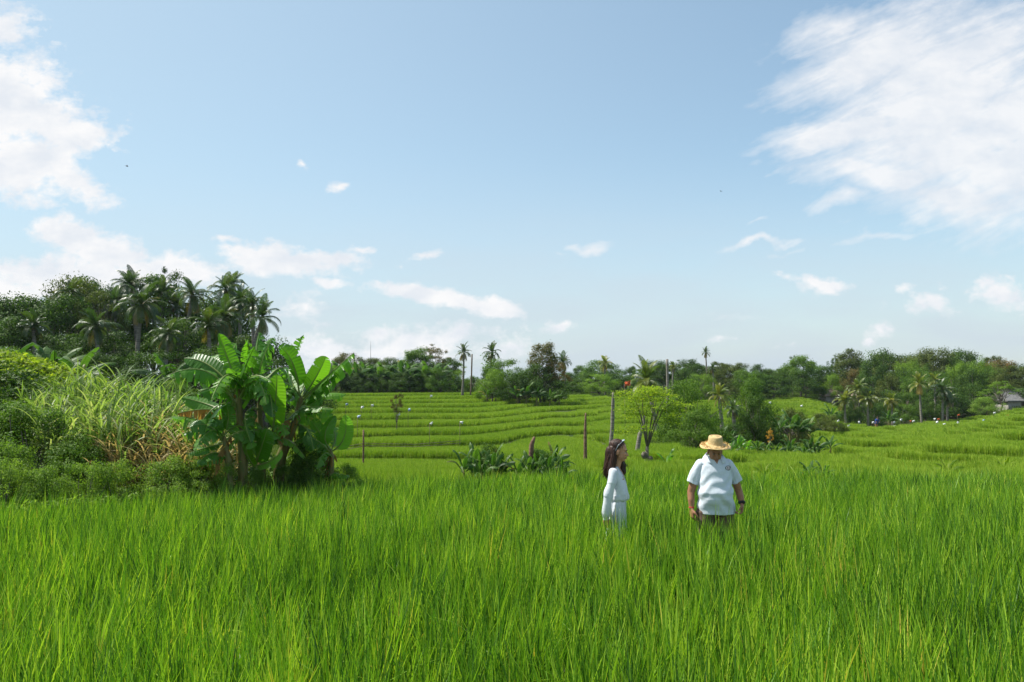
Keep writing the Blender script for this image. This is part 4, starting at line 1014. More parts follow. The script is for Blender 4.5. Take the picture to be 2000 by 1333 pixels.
# pruned tree with bright foliage ------------------------------------------------
def pruned():
    Y = 22; b = P(1262, 905, Y); zb = hz(b.x, Y); org = Vector((b.x, Y, zb)); o = empty('pruned_tree', org); g2 = np.random.default_rng(21)
    mb = MB(); st = P(1264, 872, Y) - org
    mb.tube([(0,0,-.1), (0.02,0,.15), st*.6, st], [.085,.08,.065,.05], 10, jit=.16)
    mb.ell(P(1258,890,Y-.05)-org, (.09,.09,.12), 8, 6); mb.ell(P(1270,897,Y-.03)-org, (.09,.08,.10), 8, 6)
    obj('trunk', mb.mesh('trunk'), M['bark'], o)
    tips = [(1246,782,.5),(1282,780,-.4),(1262,800,0),(1232,768,.2),(1300,772,.3),(1253,765,-.3),(1275,762,.4),(1290,790,.1),(1240,805,-.2),(1315,785,-.1)]
    mids = {0:(1256,835),1:(1272,825),2:(1263,835),3:(1248,800),4:(1286,800),5:(1255,800),6:(1276,800),7:(1277,830),8:(1252,830),9:(1295,800)}
    mb = MB()
    for i, (x, y, d) in enumerate(tips):
        m_ = P(*mids[i], Y + d*.4) - org; e = P(x, y, Y+d) - org
        mb.tube([st - Vector((0,0,.1)), st.lerp(m_,.5)+Vector((0,0,.05)), m_, m_.lerp(e,.5)+Vector((.02,0,.0)), e], [.021,.019,.016,.011,.006], 7, jit=.08)
    obj('branches', mb.mesh('branches'), M['bark'], o)
    Vs=[]; Fs=[]; Rs=[]; off=0; mb = MB()
    cl = [(1232,778),(1225,800),(1245,768),(1258,762),(1274,764),(1290,768),(1304,775),(1312,790),(1240,790),(1262,778),(1282,783),(1252,806),(1232,818),(1297,803),(1310,812),(1320,800),(1272,798),(1248,836),(1228,840),(1288,820),(1268,768),(1318,822),(1330,790),(1215,770),(1246,776),(1284,764)]
    for (x, y) in cl:
        for q in range(4):
            c = P(x + g2.normal(0,5), y + g2.normal(0,4), Y + g2.normal(0,.4)) - org; m = int(g2.uniform(55, 90))
            p = np.array(c) + g2.normal(size=(m,3))*np.array([.17,.17,.03]); nn_ = g2.normal(size=(m,3))*.35 + np.array([0,0,1])
            V_, F_ = leafquads(p, nn_, .062, g2, .6); Vs.append(V_); Fs.append(F_+off); off += len(V_); Rs.append(np.repeat(g2.uniform(0,1,m),4))
            mb.tube([c, c + Vector((g2.normal(0,.1), g2.normal(0,.1), -.12))], .006, 4)
    obj('crown', mkmesh('crown', np.concatenate(Vs), np.concatenate(Fs), np.concatenate(Rs)), M['yellow'], o)
    tag(o, 'pruned tree with bright yellow green sprays between the two people', 'tree')
pruned()
# reddish sapling on the terraces
tree('airy', 775, 755, 47, 30, 'brown', 'small sapling with reddish leaves alone on the terraces', 'tree', 'sapling', 'young trees on the terraces')
# rice mounds by the pruned tree
lowg = np.random.default_rng(12)
def rice_mound(px, py, Y, w, h, label):
    b = P(px, py, Y); zb = hz(b.x, Y) - .1; n = int(900*w*w*3)
    r = np.sqrt(lowg.uniform(0,1,n)); a = lowg.uniform(-PI,PI,n); x = b.x + r*np.cos(a)*w; y = Y + r*np.sin(a)*w*.75; z = zb + h*np.sqrt(np.clip(1-r**2.4, 0, 1))
    x = np.append(x, 0)[:-1]
    mb = MB(); mb.ell((b.x, Y, zb), (w*.97, w*.72, h*.97), 24, 14)
    k = len(x)
    return x, y, z, r, a, mb
mats = MB(); xs=[]; ys_=[]; zs=[]; ro=[]
for (px, py, Y, w, h) in [(1277,868,24,.42,.75),(1313,880,23,.62,.62),(1345,874,25,.6,.62),(1352,888,22,.55,.5),(1296,858,27,.5,.6),(1330,862,28,.6,.5),(1236,880,25,.4,.35)]:
    x, y, z, r, a, mb = rice_mound(px, py, Y, w, h, '')
    mats.add(mb.v, mb.f); xs.append(x); ys_.append(y); zs.append(z); ro.append(np.stack([-np.sin(a)*r*.7, np.cos(a)*r*.7, lowg.uniform(-.3,.3,len(x))], 1))
xs = np.concatenate(xs); ys_ = np.concatenate(ys_); zs = np.concatenate(zs); ro = np.concatenate(ro); n = len(xs)
scatter('mounded_rice', [blade_tuft(820+i, 10, .2, .013, .05, .6, 3) for i in range(6)], M['rice_far'], np.stack([xs,ys_,zs-.03],1), ro, np.ones((n,3)), lowg.integers(0,6,n), 'rounded tufted clumps of rice beside the pruned tree', 'rice')
tag(obj('earth_mounds', mats.mesh('earth_mounds'), M['ground']), kind='structure')

# ================================================================== small banana plants
GM = 'small banana plants beyond the near field'
for i, (px, pt, Y, lab) in enumerate([(908,858,16.5,'leftmost low banana in the nearer small clump'),(925,852,16.8,'shiny low banana second in the small clump'),(945,855,17,'middle banana of the small clump'),(962,853,16.6,'banana right of the middle of the small clump'),(978,862,17.2,'banana with a brown leaf at the right of the small clump'),(935,868,16.2,'lowest banana at the front of the small clump'),
    (1012,872,17.3,'low banana left of the leaning stump'),(1030,868,16.9,'low banana right beside the leaning stump'),(1052,866,17,'banana right of the leaning stump'),(1070,862,16.8,'banana with a bright upright leaf near the stump'),(1082,848,18.5,'taller thin banana behind the stump clump'),(1094,880,16.6,'last low banana at the right of the stump clump')]):
    banana(px, pt+8, Y, lab, group=GM, wf=.62)
tree('bush', 950, 872, 17.4, 75, 'dark', 'dark low weeds under the small banana clump', 'shrub', 'shrub', 'low scrub beyond the near field')
tree('bush', 1055, 878, 17.6, 80, 'mid', 'low weeds under the stump banana clump', 'shrub', 'shrub', 'low scrub beyond the near field')
for i, (px, pt, Y, lab) in enumerate([(952,752,79,'banana at the left foot of the vine covered tree'),(968,757,79,'second banana at the foot of the vine covered tree'),(1012,748,78,'banana with bright leaves before the rounded tree'),(1028,743,78,'tallest banana before the rusty tree'),(1048,752,78,'banana under the rusty tree'),(1072,757,79,'dark banana under the rusty tree'),(1092,762,80,'last banana at the right of the mid field clump')]):
    banana(px, pt, Y, lab, group='banana plants of the mid field clump', wf=.9)
for i, (px, pt, Y, lab) in enumerate([(1368,832,37,'banana left of the straw hat'),(1384,826,38,'banana just over the straw hat'),(1402,828,38,'banana right above the straw hat'),(1422,832,40,'banana behind the brim of the hat'),
    (1436,846,33,'bright young banana right of the hat'),(1425,856,31,'small young banana beside the hat brim'),(1455,850,34,'young banana second right of the hat'),(1478,855,33,'young banana with spread leaves in the valley'),(1495,860,33,'small banana with an orange leaf'),(1512,858,34,'banana in the middle of the valley row'),(1532,858,34,'banana right of the middle of the valley row'),
    (1520,800,55,'banana among the scrub right of the valley'),(1540,795,56,'tall banana among the scrub'),(1558,802,56,'banana at the right of the scrub'),(1575,810,58,'low banana at the right end of the scrub'),
    (1590,843,36,'dark banana standing in the right field'),(1574,848,36,'banana left of the dark one in the right field'),(1618,845,37,'banana with a brown leaf in the right field'),(1540,846,38,'thin banana at the left of the right field group'),(1568,868,33,'low banana at the front of the right field group'),(1600,862,37,'small thin banana in the right field group'),
    (1845,889,19,'withered small banana at the right of the near field'),(1950,887,18.5,'pale withered banana near the right edge'),(1575,893,17.5,'small dark banana just beyond the near field'),(1602,896,17.5,'small yellowing banana just beyond the near field'),(1794,838,60,'small bright banana on the right slope'),(1772,846,60,'small yellow leaved plant on the right slope'),(1752,845,62,'small round dark plant on the right slope'),
    (1520,760,127,'banana on the far terraces'),(1535,757,128,'second banana on the far terraces'),(1620,785,80,'banana left of the palm group'),(1735,795,95,'banana between the palms at the right wood'),(1300,872,22.5,'small bright plant in the rice near the pruned tree'),(1490,895,17,'small yellow leaf plant behind the man')]):
    banana(px, pt, Y, lab, group='small banana plants in the valley and right field', wf=.75, mat=('banana_bright' if i in (4,6,25,26,32) else ('yellow' if i in (21,22,33) else None)))

# ================================================================== bird scarers
def flag(px, py, Y, col, label, s=.3):
    b = P(px, py, Y); zb = hz(b.x, Y); o = empty('bird_scare_flag', (b.x, Y, zb)); g3 = np.random.default_rng(int(px)); hgt = max(.5, b.z - zb)
    mb = MB(); mb.tube([(0,0,-.05),(0.01,0,hgt*.5),(0,0,hgt+.05)], .012, 5); obj('stick', mb.mesh('stick'), M['wood'], o)
    mb = MB(); rows = []
    for i in range(6):
        rows.append([Vector((s*(j/5)*1.1, .05*math.sin(i*1.3+j)+.04*g3.normal(), hgt + s*.5 - s*i/5*.8 + .03*g3.normal() + .25*s*j/5)) for j in range(6)])
    vs = [v for r in rows for v in r]; mb.add(vs, [(i*6+j, i*6+j+1, (i+1)*6+j+1, (i+1)*6+j) for i in range(5) for j in range(5)])
    ob = obj('plastic_sheet', mb.mesh('plastic_sheet'), M[col], o); so = ob.modifiers.new('t', 'SOLIDIFY'); so.thickness = .004
    o.rotation_euler.z = g3.uniform(-.6,.6); return tag(o, label, 'flag', 'plastic bird scaring flags on sticks')
for a in [(645,771,78,'plastic_white','tiny pale flag on the top terraces left of the sapling'),(675,791,58,'plastic_blue','bluish flag left on the upper terraces'),(705,797,54,'plastic_white','white flag left of the sapling'),(725,793,56,'plastic_white','flat pale flag nearest left of the sapling'),(776,811,47,'plastic_white','small white flag at the foot of the sapling'),(797,802,51,'plastic_blue','blue and white flag right of the sapling'),
    (698,816,44,'plastic_blue','large bluish flag above the brown post'),(642,830,40,'plastic_white','white flag by the banana leaves'),(839,829,41,'plastic_white','white flag in the middle of the terraces'),(898,827,41,'plastic_white','white flag at the right of the middle terraces'),(840,775,75,'plastic_white','tiny flag far up the terraces'),
    (1635,828,90,'plastic_white','white flag at the left of the right field'),(1655,833,88,'plastic_white','second white flag low in the right field'),(1676,826,90,'plastic_white','white flag before the palm group'),(1703,826,90,'plastic_white','bright white flag near the worker'),(1744,826,88,'plastic_white','largest white flag right of the worker'),(1745,834,86,'plastic_white','white flag just below the largest one'),(1758,821,92,'plastic_white','small white flag upper right of the largest'),
    (1777,824,92,'plastic_red','small red flag in the right field'),(1782,824,92,'plastic_white','white flag touching the small red one'),(1824,820,94,'plastic_white','white flag below the dark palm'),(1831,820,94,'plastic_red','orange flag below the dark palm'),(1828,826,90,'plastic_white','lower white flag below the dark palm'),(1870,812,96,'plastic_red','white and red flag by the dark bush'),(1869,827,80,'plastic_white','white flag in mid right field'),(1842,830,84,'plastic_white','white flag left in the mid right field'),
    (1940,808,92,'plastic_white','white flag near the straw heap'),(1965,815,84,'plastic_red','red orange flag near the right edge'),(1920,823,80,'plastic_blue','blue flag on the right slope'),(1564,794,100,'plastic_white','tiny white flag on the far terraces'),(1502,788,100,'plastic_white','pale flag at the left of the far terraces')]:
    flag(a[0], a[1], a[2], a[3], a[4], .10 + .0017*a[2])
flag(1220, 752, 45, 'plastic_red', 'red orange flag hanging in front of the dark bushes left of the yellow palm', .35)

# ================================================================== houses
def house(px0, px1, pe, pr, Y, roofm, label, dep=4, wallh=2.2, wm='wall'):
    a = P(px0, pe, Y); b = P(px1, pe, Y); zr = P(px0, pr, Y).z; zb = min(hz(a.x, Y), a.z - wallh); o = empty('house', ((a.x+b.x)/2, Y, zb)); w = (b.x-a.x)/2; ze = a.z - zb; zr -= zb
    mb = MB(); mb.box((-w*.88, .4, 0), (w*.88, dep-.4, ze+.02)); wl_ = obj('wall', mb.mesh('wall', False), M[wm], o)
    mb = MB(); mb.add([(-w,0,ze),(w,0,ze),(w*.8,dep/2,zr),(-w*.8,dep/2,zr),(-w,dep,ze),(w,dep,ze),(-w,0,ze-.15),(w,0,ze-.15),(w,dep,ze-.15),(-w,dep,ze-.15)], [(0,1,2,3),(5,4,3,2),(4,0,3),(1,5,2),(6,7,1,0),(8,9,4,5),(9,6,0,4),(7,8,5,1),(6,9,8,7)])
    rf = obj('roof', mb.mesh('roof', False), M[roofm], o)
    mb = MB(); mb.tube([(-w*.8,dep/2,zr+.03),(w*.8,dep/2,zr+.03)], .12, 8); obj('ridge', mb.mesh('ridge'), M[roofm], rf)
    mb = MB(); mb.box((-.45, .36, .0), (.45, .43, 1.9)); obj('door', mb.mesh('door', False), M['dark_wall'], o)
    mb = MB(); mb.box((w*.4, .36, .9), (w*.4+.7, .43, 1.6)); obj('window', mb.mesh('window', False), M['dark_wall'], o)
    return tag(o, label, 'house', 'small houses among the right trees')
house(1612, 1662, 773, 762, 132, 'thatch', 'hut with a pale brown roof behind the far terraces')
house(1680, 1706, 773, 764, 125, 'thatch', 'small hut roof half hidden behind the palm group', 3.5, wm='dark_wall')
house(1968, 2040, 783, 762, 112, 'tin', 'house with a grey roof at the right picture edge', 5)
b = P(1900, 800, 109); zb = hz(b.x, 109); mb = MB()
for i in range(26): mb.box((i*.5-5, 0, -.3), (i*.5-4.53, .05, 1.5 + .12*math.sin(i*2.1)))
for zz in (.3, 1.1): mb.box((-5, .055, zz), (8, .12, zz+.1))
tag(obj('board_fence', mb.mesh('board_fence', False), M['dark_wall'], loc=(b.x, 109, zb)), 'dark board fence behind the field at the right', 'fence')
b = P(1964, 803, 98); zb = hz(b.x, 98); g4 = np.random.default_rng(9); nn = 2600; d = g4.normal(size=(nn,3)); d /= np.linalg.norm(d, axis=1, keepdims=True); d[:,2] = abs(d[:,2])
V_, F_ = leafquads(np.array([b.x,98,zb]) + d*np.array([1.0,.8,1.15]) + np.array([0,0,0]), d + g4.normal(size=(nn,3))*.4, .3, g4, .2)
M['straw'] = leafmat('straw', [(.20,.13,.05),(.32,.20,.08),(.38,.26,.12)], trans=.1, tint=(1,.9,.7), rough=.8)
tag(obj('straw_heap', mkmesh('straw_heap', V_, F_, np.repeat(g4.uniform(0,1,nn),4)), M['straw']), 'brown straw heap at the top of the right field', 'straw heap')

# birds
for (px, py, Y, lab) in [(248,325,60,'tiny dark bird high over the left wood'),(1408,374,80,'tiny dark bird high in the right half of the sky')]:
    mb = MB(); mb.ell((0,0,0), (.10,.045,.04), 10, 6)
    mb.add([(.04,0,.02),(-.05,0,.02),(-.03,.16,.06),(-.02,.30,.02),(.03,.15,.07)], [(0,1,2,4),(4,2,3)]); mb.add([(.04,0,.02),(-.05,0,.02),(-.03,-.16,.06),(-.02,-.30,.02),(.03,-.15,.07)], [(1,0,4,2),(2,4,3)])
    mb.add([(-.08,.02,0),(-.08,-.02,0),(-.19,-.04,0),(-.19,.04,0)], [(0,1,2,3)])
    o = obj('bird', mb.mesh('bird'), pmat('bird_feather', (.03,.03,.03)), loc=P(px, py, Y)); o.rotation_euler = (.5,.2,.6); tag(o, lab, 'bird')
# ================================================================== people
from mathutils.bvhtree import BVHTree
M['skin_m'] = pmat('tan_skin', (.29,.135,.07), (.34,.165,.09), 14, .5, .05, sss=.12, spec=.35)
M['skin_w'] = pmat('warm_skin', (.42,.21,.115), (.48,.25,.145), 14, .5, .04, sss=.12, spec=.35)
M['polo'] = pmat('pale_blue_white_knit', (.56,.61,.68), (.61,.66,.72), 30, .85, .15, spec=.15, sheen=.2)
M['polo_in'] = pmat('grey_lilac_collar_lining', (.30,.29,.38), (.36,.34,.43), 30, .85)
M['blouse'] = pmat('white_cotton', (.58,.61,.66), (.64,.67,.71), 40, .85, .1, spec=.15, sheen=.2)
M['hair'] = pmat('dark_hair', (.016,.008,.005), (.05,.018,.010), 60, .5, .5, stretch=(1,1,.08), spec=.3)
M['hair_lit'] = pmat('sunlit_hair', (.035,.012,.007), (.075,.025,.013), 60, .42, .5, stretch=(1,1,.08), spec=.5)  # reddish sunlit highlights of the dark hair, put into the colour
M['trouser'] = pmat('brown_trouser', (.10,.065,.05), (.17,.11,.08), 12, .9, .2)
M['straw_hat'] = pmat('woven_straw', (.46,.32,.14), (.62,.46,.23), 60, .7, .5, stretch=(1,1,3))
M['straw_edge'] = pmat('raffia_fringe', (.55,.36,.13), (.72,.50,.20), 30, .7, .3)
M['black'] = pmat('black_rubber', (.012,.012,.013), None, 5, .4)
M['red'] = pmat('red_band', (.55,.03,.05), None, 5, .6)
M['lips'] = pmat('lips', (.26,.085,.06), None, 5, .45)
M['lips_w'] = pmat('pink_lips', (.40,.13,.10), None, 5, .4)
M['eye'] = pmat('eye_white', (.6,.57,.53), None, 5, .25)
M['lens'] = pmat('mirrored_lens', (.30,.36,.42), (.45,.50,.55), 5, .12, spec=.9)
M['white'] = pmat('white_thread', (.75,.74,.72), None, 5, .8)
M['maroon'] = pmat('maroon_thread', (.18,.03,.04), None, 5, .8)

def wrinkles(amp, sz=9., seed=0, zlo=None):
    def f(co, no):
        x, y, z = co[:,0], co[:,1], co[:,2]
        w = np.sin(sz*2.3*z + 2.1*np.sin(sz*.8*x+seed) + 1.1*np.sin(sz*1.7*y)) * np.sin(sz*.9*x + 1.5*np.sin(sz*1.1*z+seed*2))
        w += .6*np.sin(sz*4.1*z + 3.0*np.sin(sz*1.3*x+1.0+seed)); w = -np.abs(w)+.5
        return no*(amp*w)[:, None]
    return f
def folds(amp, k=26, seed=0):            # vertical cloth folds
    def f(co, no):
        a = np.arctan2(co[:,1], co[:,0]); w = np.sin(a*k*.35 + seed + 1.2*np.sin(co[:,2]*5)) + .5*np.sin(a*k*.8 + 2*np.sin(co[:,2]*4+seed))
        return no*(amp*w)[:, None]
    return f
def loft(mb, rows, n=28, p=2.3):
    """rows of (z, cx, cy, half width x, half depth y): superellipse sections"""
    R = []
    for (z, cx, cy, a, b) in rows:
        ring = []
        for j in range(n):
            t_ = 2*PI*j/n; c, s = math.cos(t_), math.sin(t_)
            ring.append(Vector((cx + a*math.copysign(abs(c)**(2/p), c), cy + b*math.copysign(abs(s)**(2/p), s), z)))
        R.append(ring)
    mb.rings(R)
def hand(mb, wrist, d, pn, thumb, curl=.5, s=1.0):
    """d: direction of the hand, pn: palm normal (towards the palm side), thumb: direction of the thumb side"""
    w = Vector(wrist); d = Vector(d).normalized(); pn = (Vector(pn) - d*Vector(pn).dot(d)).normalized(); th = Vector(thumb); th = (th - d*th.dot(d) - pn*th.dot(pn)).normalized()
    for k in range(4):
        o = th*(.030 - .020*k)*s; L = [.072,.080,.074,.060][k]*s
        mb.chain([w + o*.5, w + o + d*.045*s, w + o*1.12 + d*.088*s], [.017*s,.0155*s,.0115*s])
        p = w + o*1.15 + d*.088*s; a = .25 + curl*(.5+.12*k); r = .0098*s*(1 - .04*k); q = [p]
        for seg, (l, dc) in enumerate(((.42,0),(.31,curl*.75),(.27,curl*.6))):
            a += dc; p = p + (d*math.cos(a) + pn*math.sin(a))*L*l; q.append(p)
        mb.chain(q, [r*1.1, r, r*.92, r*.75])
    b = w + th*.022*s + d*.018*s
    mb.chain([b, b + (th*.7+d*.6+pn*.35).normalized()*.042*s, b + (th*.62+d*.8+pn*.45).normalized()*.072*s, b + (th*.5+d*.9+pn*.55).normalized()*.098*s], [.017*s,.013*s,.0105*s,.008*s])
def head_prims(mb, C_, yaw, pitch, s=1.0, female=False):
    """face looks along -Y before yaw/pitch; C_ = centre of the skull"""
    R = Euler((pitch, 0, yaw), 'XYZ').to_matrix() if False else (Matrix.Rotation(yaw, 3, 'Z') @ Matrix.Rotation(pitch, 3, 'X'))
    C_ = Vector(C_)
    def T(x, y, z): return C_ + R @ Vector((x*s, y*s, z*s))
    rot = R.to_euler()
    def E(x, y, z, rx, ry, rz): mb.ell(T(x,y,z), (rx*s, ry*s, rz*s), 18, 12, rot)
    fat = 1.0 if female else 1.12
    E(0, .012, .030, .076, .094, .085); E(0, -.030, -.028, .062*fat, .062, .082)           # skull, face
    E(0, -.048, -.082, .034*fat, .034, .030); E(.030*fat, -.035, -.055, .030*fat, .042, .040); E(-.030*fat, -.035, -.055, .030*fat, .042, .040)
    E(0, -.070, .022, .050, .022, .020)                                            # brow
    E(.032, -.068, -.028, .020, .018, .020); E(-.032, -.068, -.028, .020, .018, .020)
    mb.chain([T(0,-.084,.006), T(0,-.099,-.018), T(0,-.107,-.032)], [.008*s,.010*s,.0125*s])
    E(.010, -.095, -.036, .009, .011, .008); E(-.010, -.095, -.036, .009, .011, .008)
    E(0, -.089, -.058, .020, .012, .007); E(0, -.086, -.068, .018, .012, .008); E(0, -.078, -.090, .018, .016, .014)
    for sg in (-1, 1): E(sg*.076*(1 if female else 1.03), .006, -.018, .010, .020, .031)
    return T, R, rot
def face_parts(T, R, rot, parent, s, brow_mat, lipm, female=False, closed=False):
    for sg in (-1, 1):
        mb = MB(); mb.ell(T(sg*.030, -.0785, .000), (.0125*s,.008*s,(.0035 if closed else .006)*s), 14, 8, rot); e = obj('eye', mb.mesh('eye'), M['eye'], parent)
        mb = MB(); mb.ell(T(sg*.030, -.0845, -.0005), (.0058*s,.003*s,.0052*s), 10, 6, rot); obj('iris', mb.mesh('iris'), M['black'], e)
        mb = MB(); mb.tube([T(sg*.014,-.089,.018), T(sg*.030,-.090,.024), T(sg*.048,-.080,.019)], [.003*s,.0036*s,.0018*s], 6); obj('eyebrow', mb.mesh('eyebrow'), brow_mat, parent)
        mb = MB(); mb.tube([T(sg*.017,-.0855,.0015), T(sg*.030,-.0885,.0065), T(sg*.043,-.081,.002)], [.0014*s,.002*s,.0012*s], 6); obj('eyelashes', mb.mesh('eyelashes'), M['hair'], parent)
    mb = MB(); mb.tube([T(-.022,-.090,-.062), T(-.008,-.1005,-.0585), T(0,-.101,-.060), T(.008,-.1005,-.0585), T(.022,-.090,-.062)], [.002*s,.0045*s,.004*s,.0045*s,.002*s], 8)
    mb.tube([T(-.021,-.090,-.063), T(0,-.099,-.069), T(.021,-.090,-.063)], [.002*s,.0062*s,.002*s], 8); obj('lips', mb.mesh('lips'), lipm, parent)
def patch(me, cen, u, v, rdir, hu, hv, fn, mats, name, parent, off=.003, nu=44, nv=40):
    """cloth or skin patch laid on a surface: grid rays find the surface, fn(a,b) in -1..1 gives the material or None"""
    bv = BVHTree.FromPolygons([q.co[:] for q in me.vertices], [p.vertices[:] for p in me.polygons])
    cen, u, v, rdir = map(Vector, (cen, u, v, rdir)); grid = {}; vs = []; fs = []; mi = []
    for i in range(nu+1):
        for j in range(nv+1):
            a, b = -1+2*i/nu, -1+2*j/nv; q = cen + u*hu*a + v*hv*b - rdir*.5
            h = bv.ray_cast(q, rdir)
            if h[0] is not None: grid[i, j] = len(vs); vs.append(h[0] + h[1]*off if h[1].dot(rdir) < 0 else h[0] - rdir*off)
    for i in range(nu):
        for j in range(nv):
            a, b = -1+2*(i+.5)/nu, -1+2*(j+.5)/nv; k = fn(a, b)
            c = [grid.get(x) for x in ((i,j),(i+1,j),(i+1,j+1),(i,j+1))]
            if k is None or None in c: continue
            fs.append(tuple(c)); mi.append(k)
    mb = MB(); mb.v = vs; mb.r = [.5]*len(vs); mb.f = fs; mb.m = mi
    return obj(name, mb.mesh(name, True, mats), None, parent)

# ---- man -----------------------------------------------------------------
YM = 8.38; bx = P(1395, 900, YM).x
man = tag(empty('person', (bx, YM, 0)), 'stout person in a straw hat and pale polo shirt looking down in the rice', 'person')
b = MB()
# legs, pelvis, trunk, neck
for sg in (-1, 1): b.chain([(sg*.10,0,.74),(sg*.115,-.015,.42),(sg*.12,.01,.08)], [.105,.068,.045]); b.chain([(sg*.12,.02,.045),(sg*.13,-.13,.03)], [.042,.03])
b.ell((0,0,.80), (.17,.12,.13)); b.ell((0,-.02,.98), (.17,.13,.16)); b.ell((0,0,1.20), (.165,.11,.16))
b.chain([(-.14,.01,1.31),(.14,.01,1.31)], [.055,.055])
b.chain([(0,.02,1.30),(0,-.015,1.37),(0,-.03,1.42)], [.078,.070,.062])
SHL, ELL, WRL = (-.165,.01,1.30), (-.268,.03,.985), (-.274,-.02,.800)
SHR, ELR, WRR = (.165,.01,1.30), (.290,.045,1.00), (.292,-.07,.862)
b.chain([SHL,(-.225,.02,1.14),ELL,(-.273,.0,.90),WRL], [.050,.050,.043,.040,.027])
b.chain([SHR,(.24,.03,1.15),ELR,(.295,-.01,.93),WRR], [.050,.050,.043,.040,.027])
hand(b, WRL, (.03,-.12,-1), (.9,.1,0), (.1,-1,0), .55, 1.05)
hand(b, WRR, (-.16,-.35,-1), (-.8,.2,.2), (-.3,-1,0), 1.0, 1.05)
T, R, rot = head_prims(b, (-.005,-.055,1.468), -.06, .42, 1.0)
body = obj('body', remesh(b, 'body', .0048, 3), M['skin_m'], man)
face_parts(T, R, rot, man, 1.0, M['hair'], M['lips'], closed=True)
# hair fringe under the hat
b = MB(); b.ell(T(0,.022,.034), (.081,.098,.086), 18, 12, rot); b.ell(T(0,.055,-.015), (.072,.060,.050), 16, 10, rot)
obj('hair', remesh(b, 'hair', .006, 2), M['hair'], man)
# trousers
b = MB()
for sg in (-1, 1): b.chain([(sg*.10,0,.76),(sg*.125,-.01,.44),(sg*.13,.02,.16)], [.12,.095,.085])
b.ell((0,0,.80), (.195,.145,.12)); obj('trousers', remesh(b, 'trousers', .009, 4, disp=wrinkles(.006, 10, 3)), M['trouser'], man)
# shirt
b = MB()
loft(b, [(0.752,0.018,0,0.2146,0.165),(0.8,0.015,0,0.2109,0.165),(0.86,0.008,-0.008,0.2016,0.168),(0.93,0,-0.03,0.198,0.18),(1,-0.002,-0.035,0.1961,0.18),(1.08,0,-0.022,0.1887,0.165),(1.16,0,-0.012,0.1887,0.153),(1.24,0,-0.004,0.1869,0.145),(1.3,0,0.004,0.1882,0.13),(1.345,0,0.008,0.163,0.112),(1.375,0,0.008,0.1242,0.1),(1.405,0,0.006,0.09312,0.088)], 40)
def sleeve(b, p0, p1, p2, r0, r1):
    p0, p1, p2 = map(Vector, (p0, p1, p2)); b.ell(p0, (r0, r0*1.02, r0*.98)); b.tube([p0, p1, p2], [r0, (r0+r1)/2, r1], 22)
sleeve(b, (-.150,.005,1.300), (-.212,.012,1.20), (-.255,.018,1.09), .072, .066)
sleeve(b, (.150,.005,1.302), (.218,.02,1.21), (.270,.03,1.105), .072, .064)
def shirt_disp(co, no):
    x, y, z = co[:,0], co[:,1], co[:,2]
    w = .0075*np.sin(38*(z + .55*np.abs(x) + .22*x + .05*np.sin(14*x))) * np.exp(-((z-.90)/.13)**2)        # folds under the belly
    w += .0055*np.sin(46*(z - .75*x + .04*np.sin(20*x))) * np.exp(-((z-1.10)/.12)**2) * (np.abs(x) < .26)
    w += .006*np.sin(34*(x + .25*z)) * np.exp(-((z-.80)/.06)**2)
    d = (np.abs(x) - .195)*.8 + (z-1.2)*.3; w -= .009*np.exp(-(d/.010)**2)*(z > 1.1)*(z < 1.32)   # sleeve crease
    w += .003*np.sin(60*x*np.sign(x) + 40*z)*(np.abs(x) > .19)
    return no*w[:, None]
shirt_me = remesh(b, 'polo_shirt', .0065, 3, disp=shirt_disp)
shirt = obj('polo_shirt', shirt_me, M['polo'], man)
# neckline: open V
patch(shirt_me, (0,-.1,1.365), (1,0,0), (0,0,1), (0,1,-.12), .055, .048, lambda a, c: 0 if abs(a) < .12 + .62*(c+1)/2 + .05 and c > -.85 + 0*a and abs(a) < (c+.95)*.42 else None, [M['skin_m']], 'open_neckline', man, .004)
# collar flaps
for sg in (-1, 1):
    mb = MB(); rows = []
    for k in range(9):
        f = k/8; ang = PI*.5 - sg*0 ; a_ = PI/2 + sg*0
        ang = (PI*.5) - f*PI*.86            # from the back round to the front
        cx, cy = sg*math.cos(ang)*.104, .002 + math.sin(ang)*.096
        ztop = 1.452 - .062*f; drop = .034 + .036*f**2
        nrm = Vector((sg*math.cos(ang), math.sin(ang), 0))
        tip = f**3*.018
        p_in = Vector((cx*.86, cy*.86 - .0, ztop-.012)); p_top = Vector((cx*.94, cy*.94, ztop)); p_mid = Vector((cx, cy, ztop)) + nrm*.010 + Vector((0,0,-drop*.5)); p_out = Vector((cx, cy, ztop-drop)) + nrm*(.026+tip)
        rows.append([p_in, p_top, p_mid, p_out])
    vs = [v for r in rows for v in r]; mb.add(vs, [(i*4+j, i*4+j+1, (i+1)*4+j+1, (i+1)*4+j) for i in range(8) for j in range(3)])
    co = obj('collar', mb.mesh('collar'), M['polo'], shirt); so = co.modifiers.new('t', 'SOLIDIFY'); so.thickness = .005
mb = MB(); ring = []
for k in range(15):
    ang = PI*.5 + (k/14-.5)*PI*1.55; ring.append((math.cos(ang)*.095, .002 + math.sin(ang)*.088, 1.452 - .062*abs(k/14-.5)*2))
mb.tube(ring, .006, 6); obj('collar_lining', mb.mesh('collar_lining'), M['polo_in'], shirt)
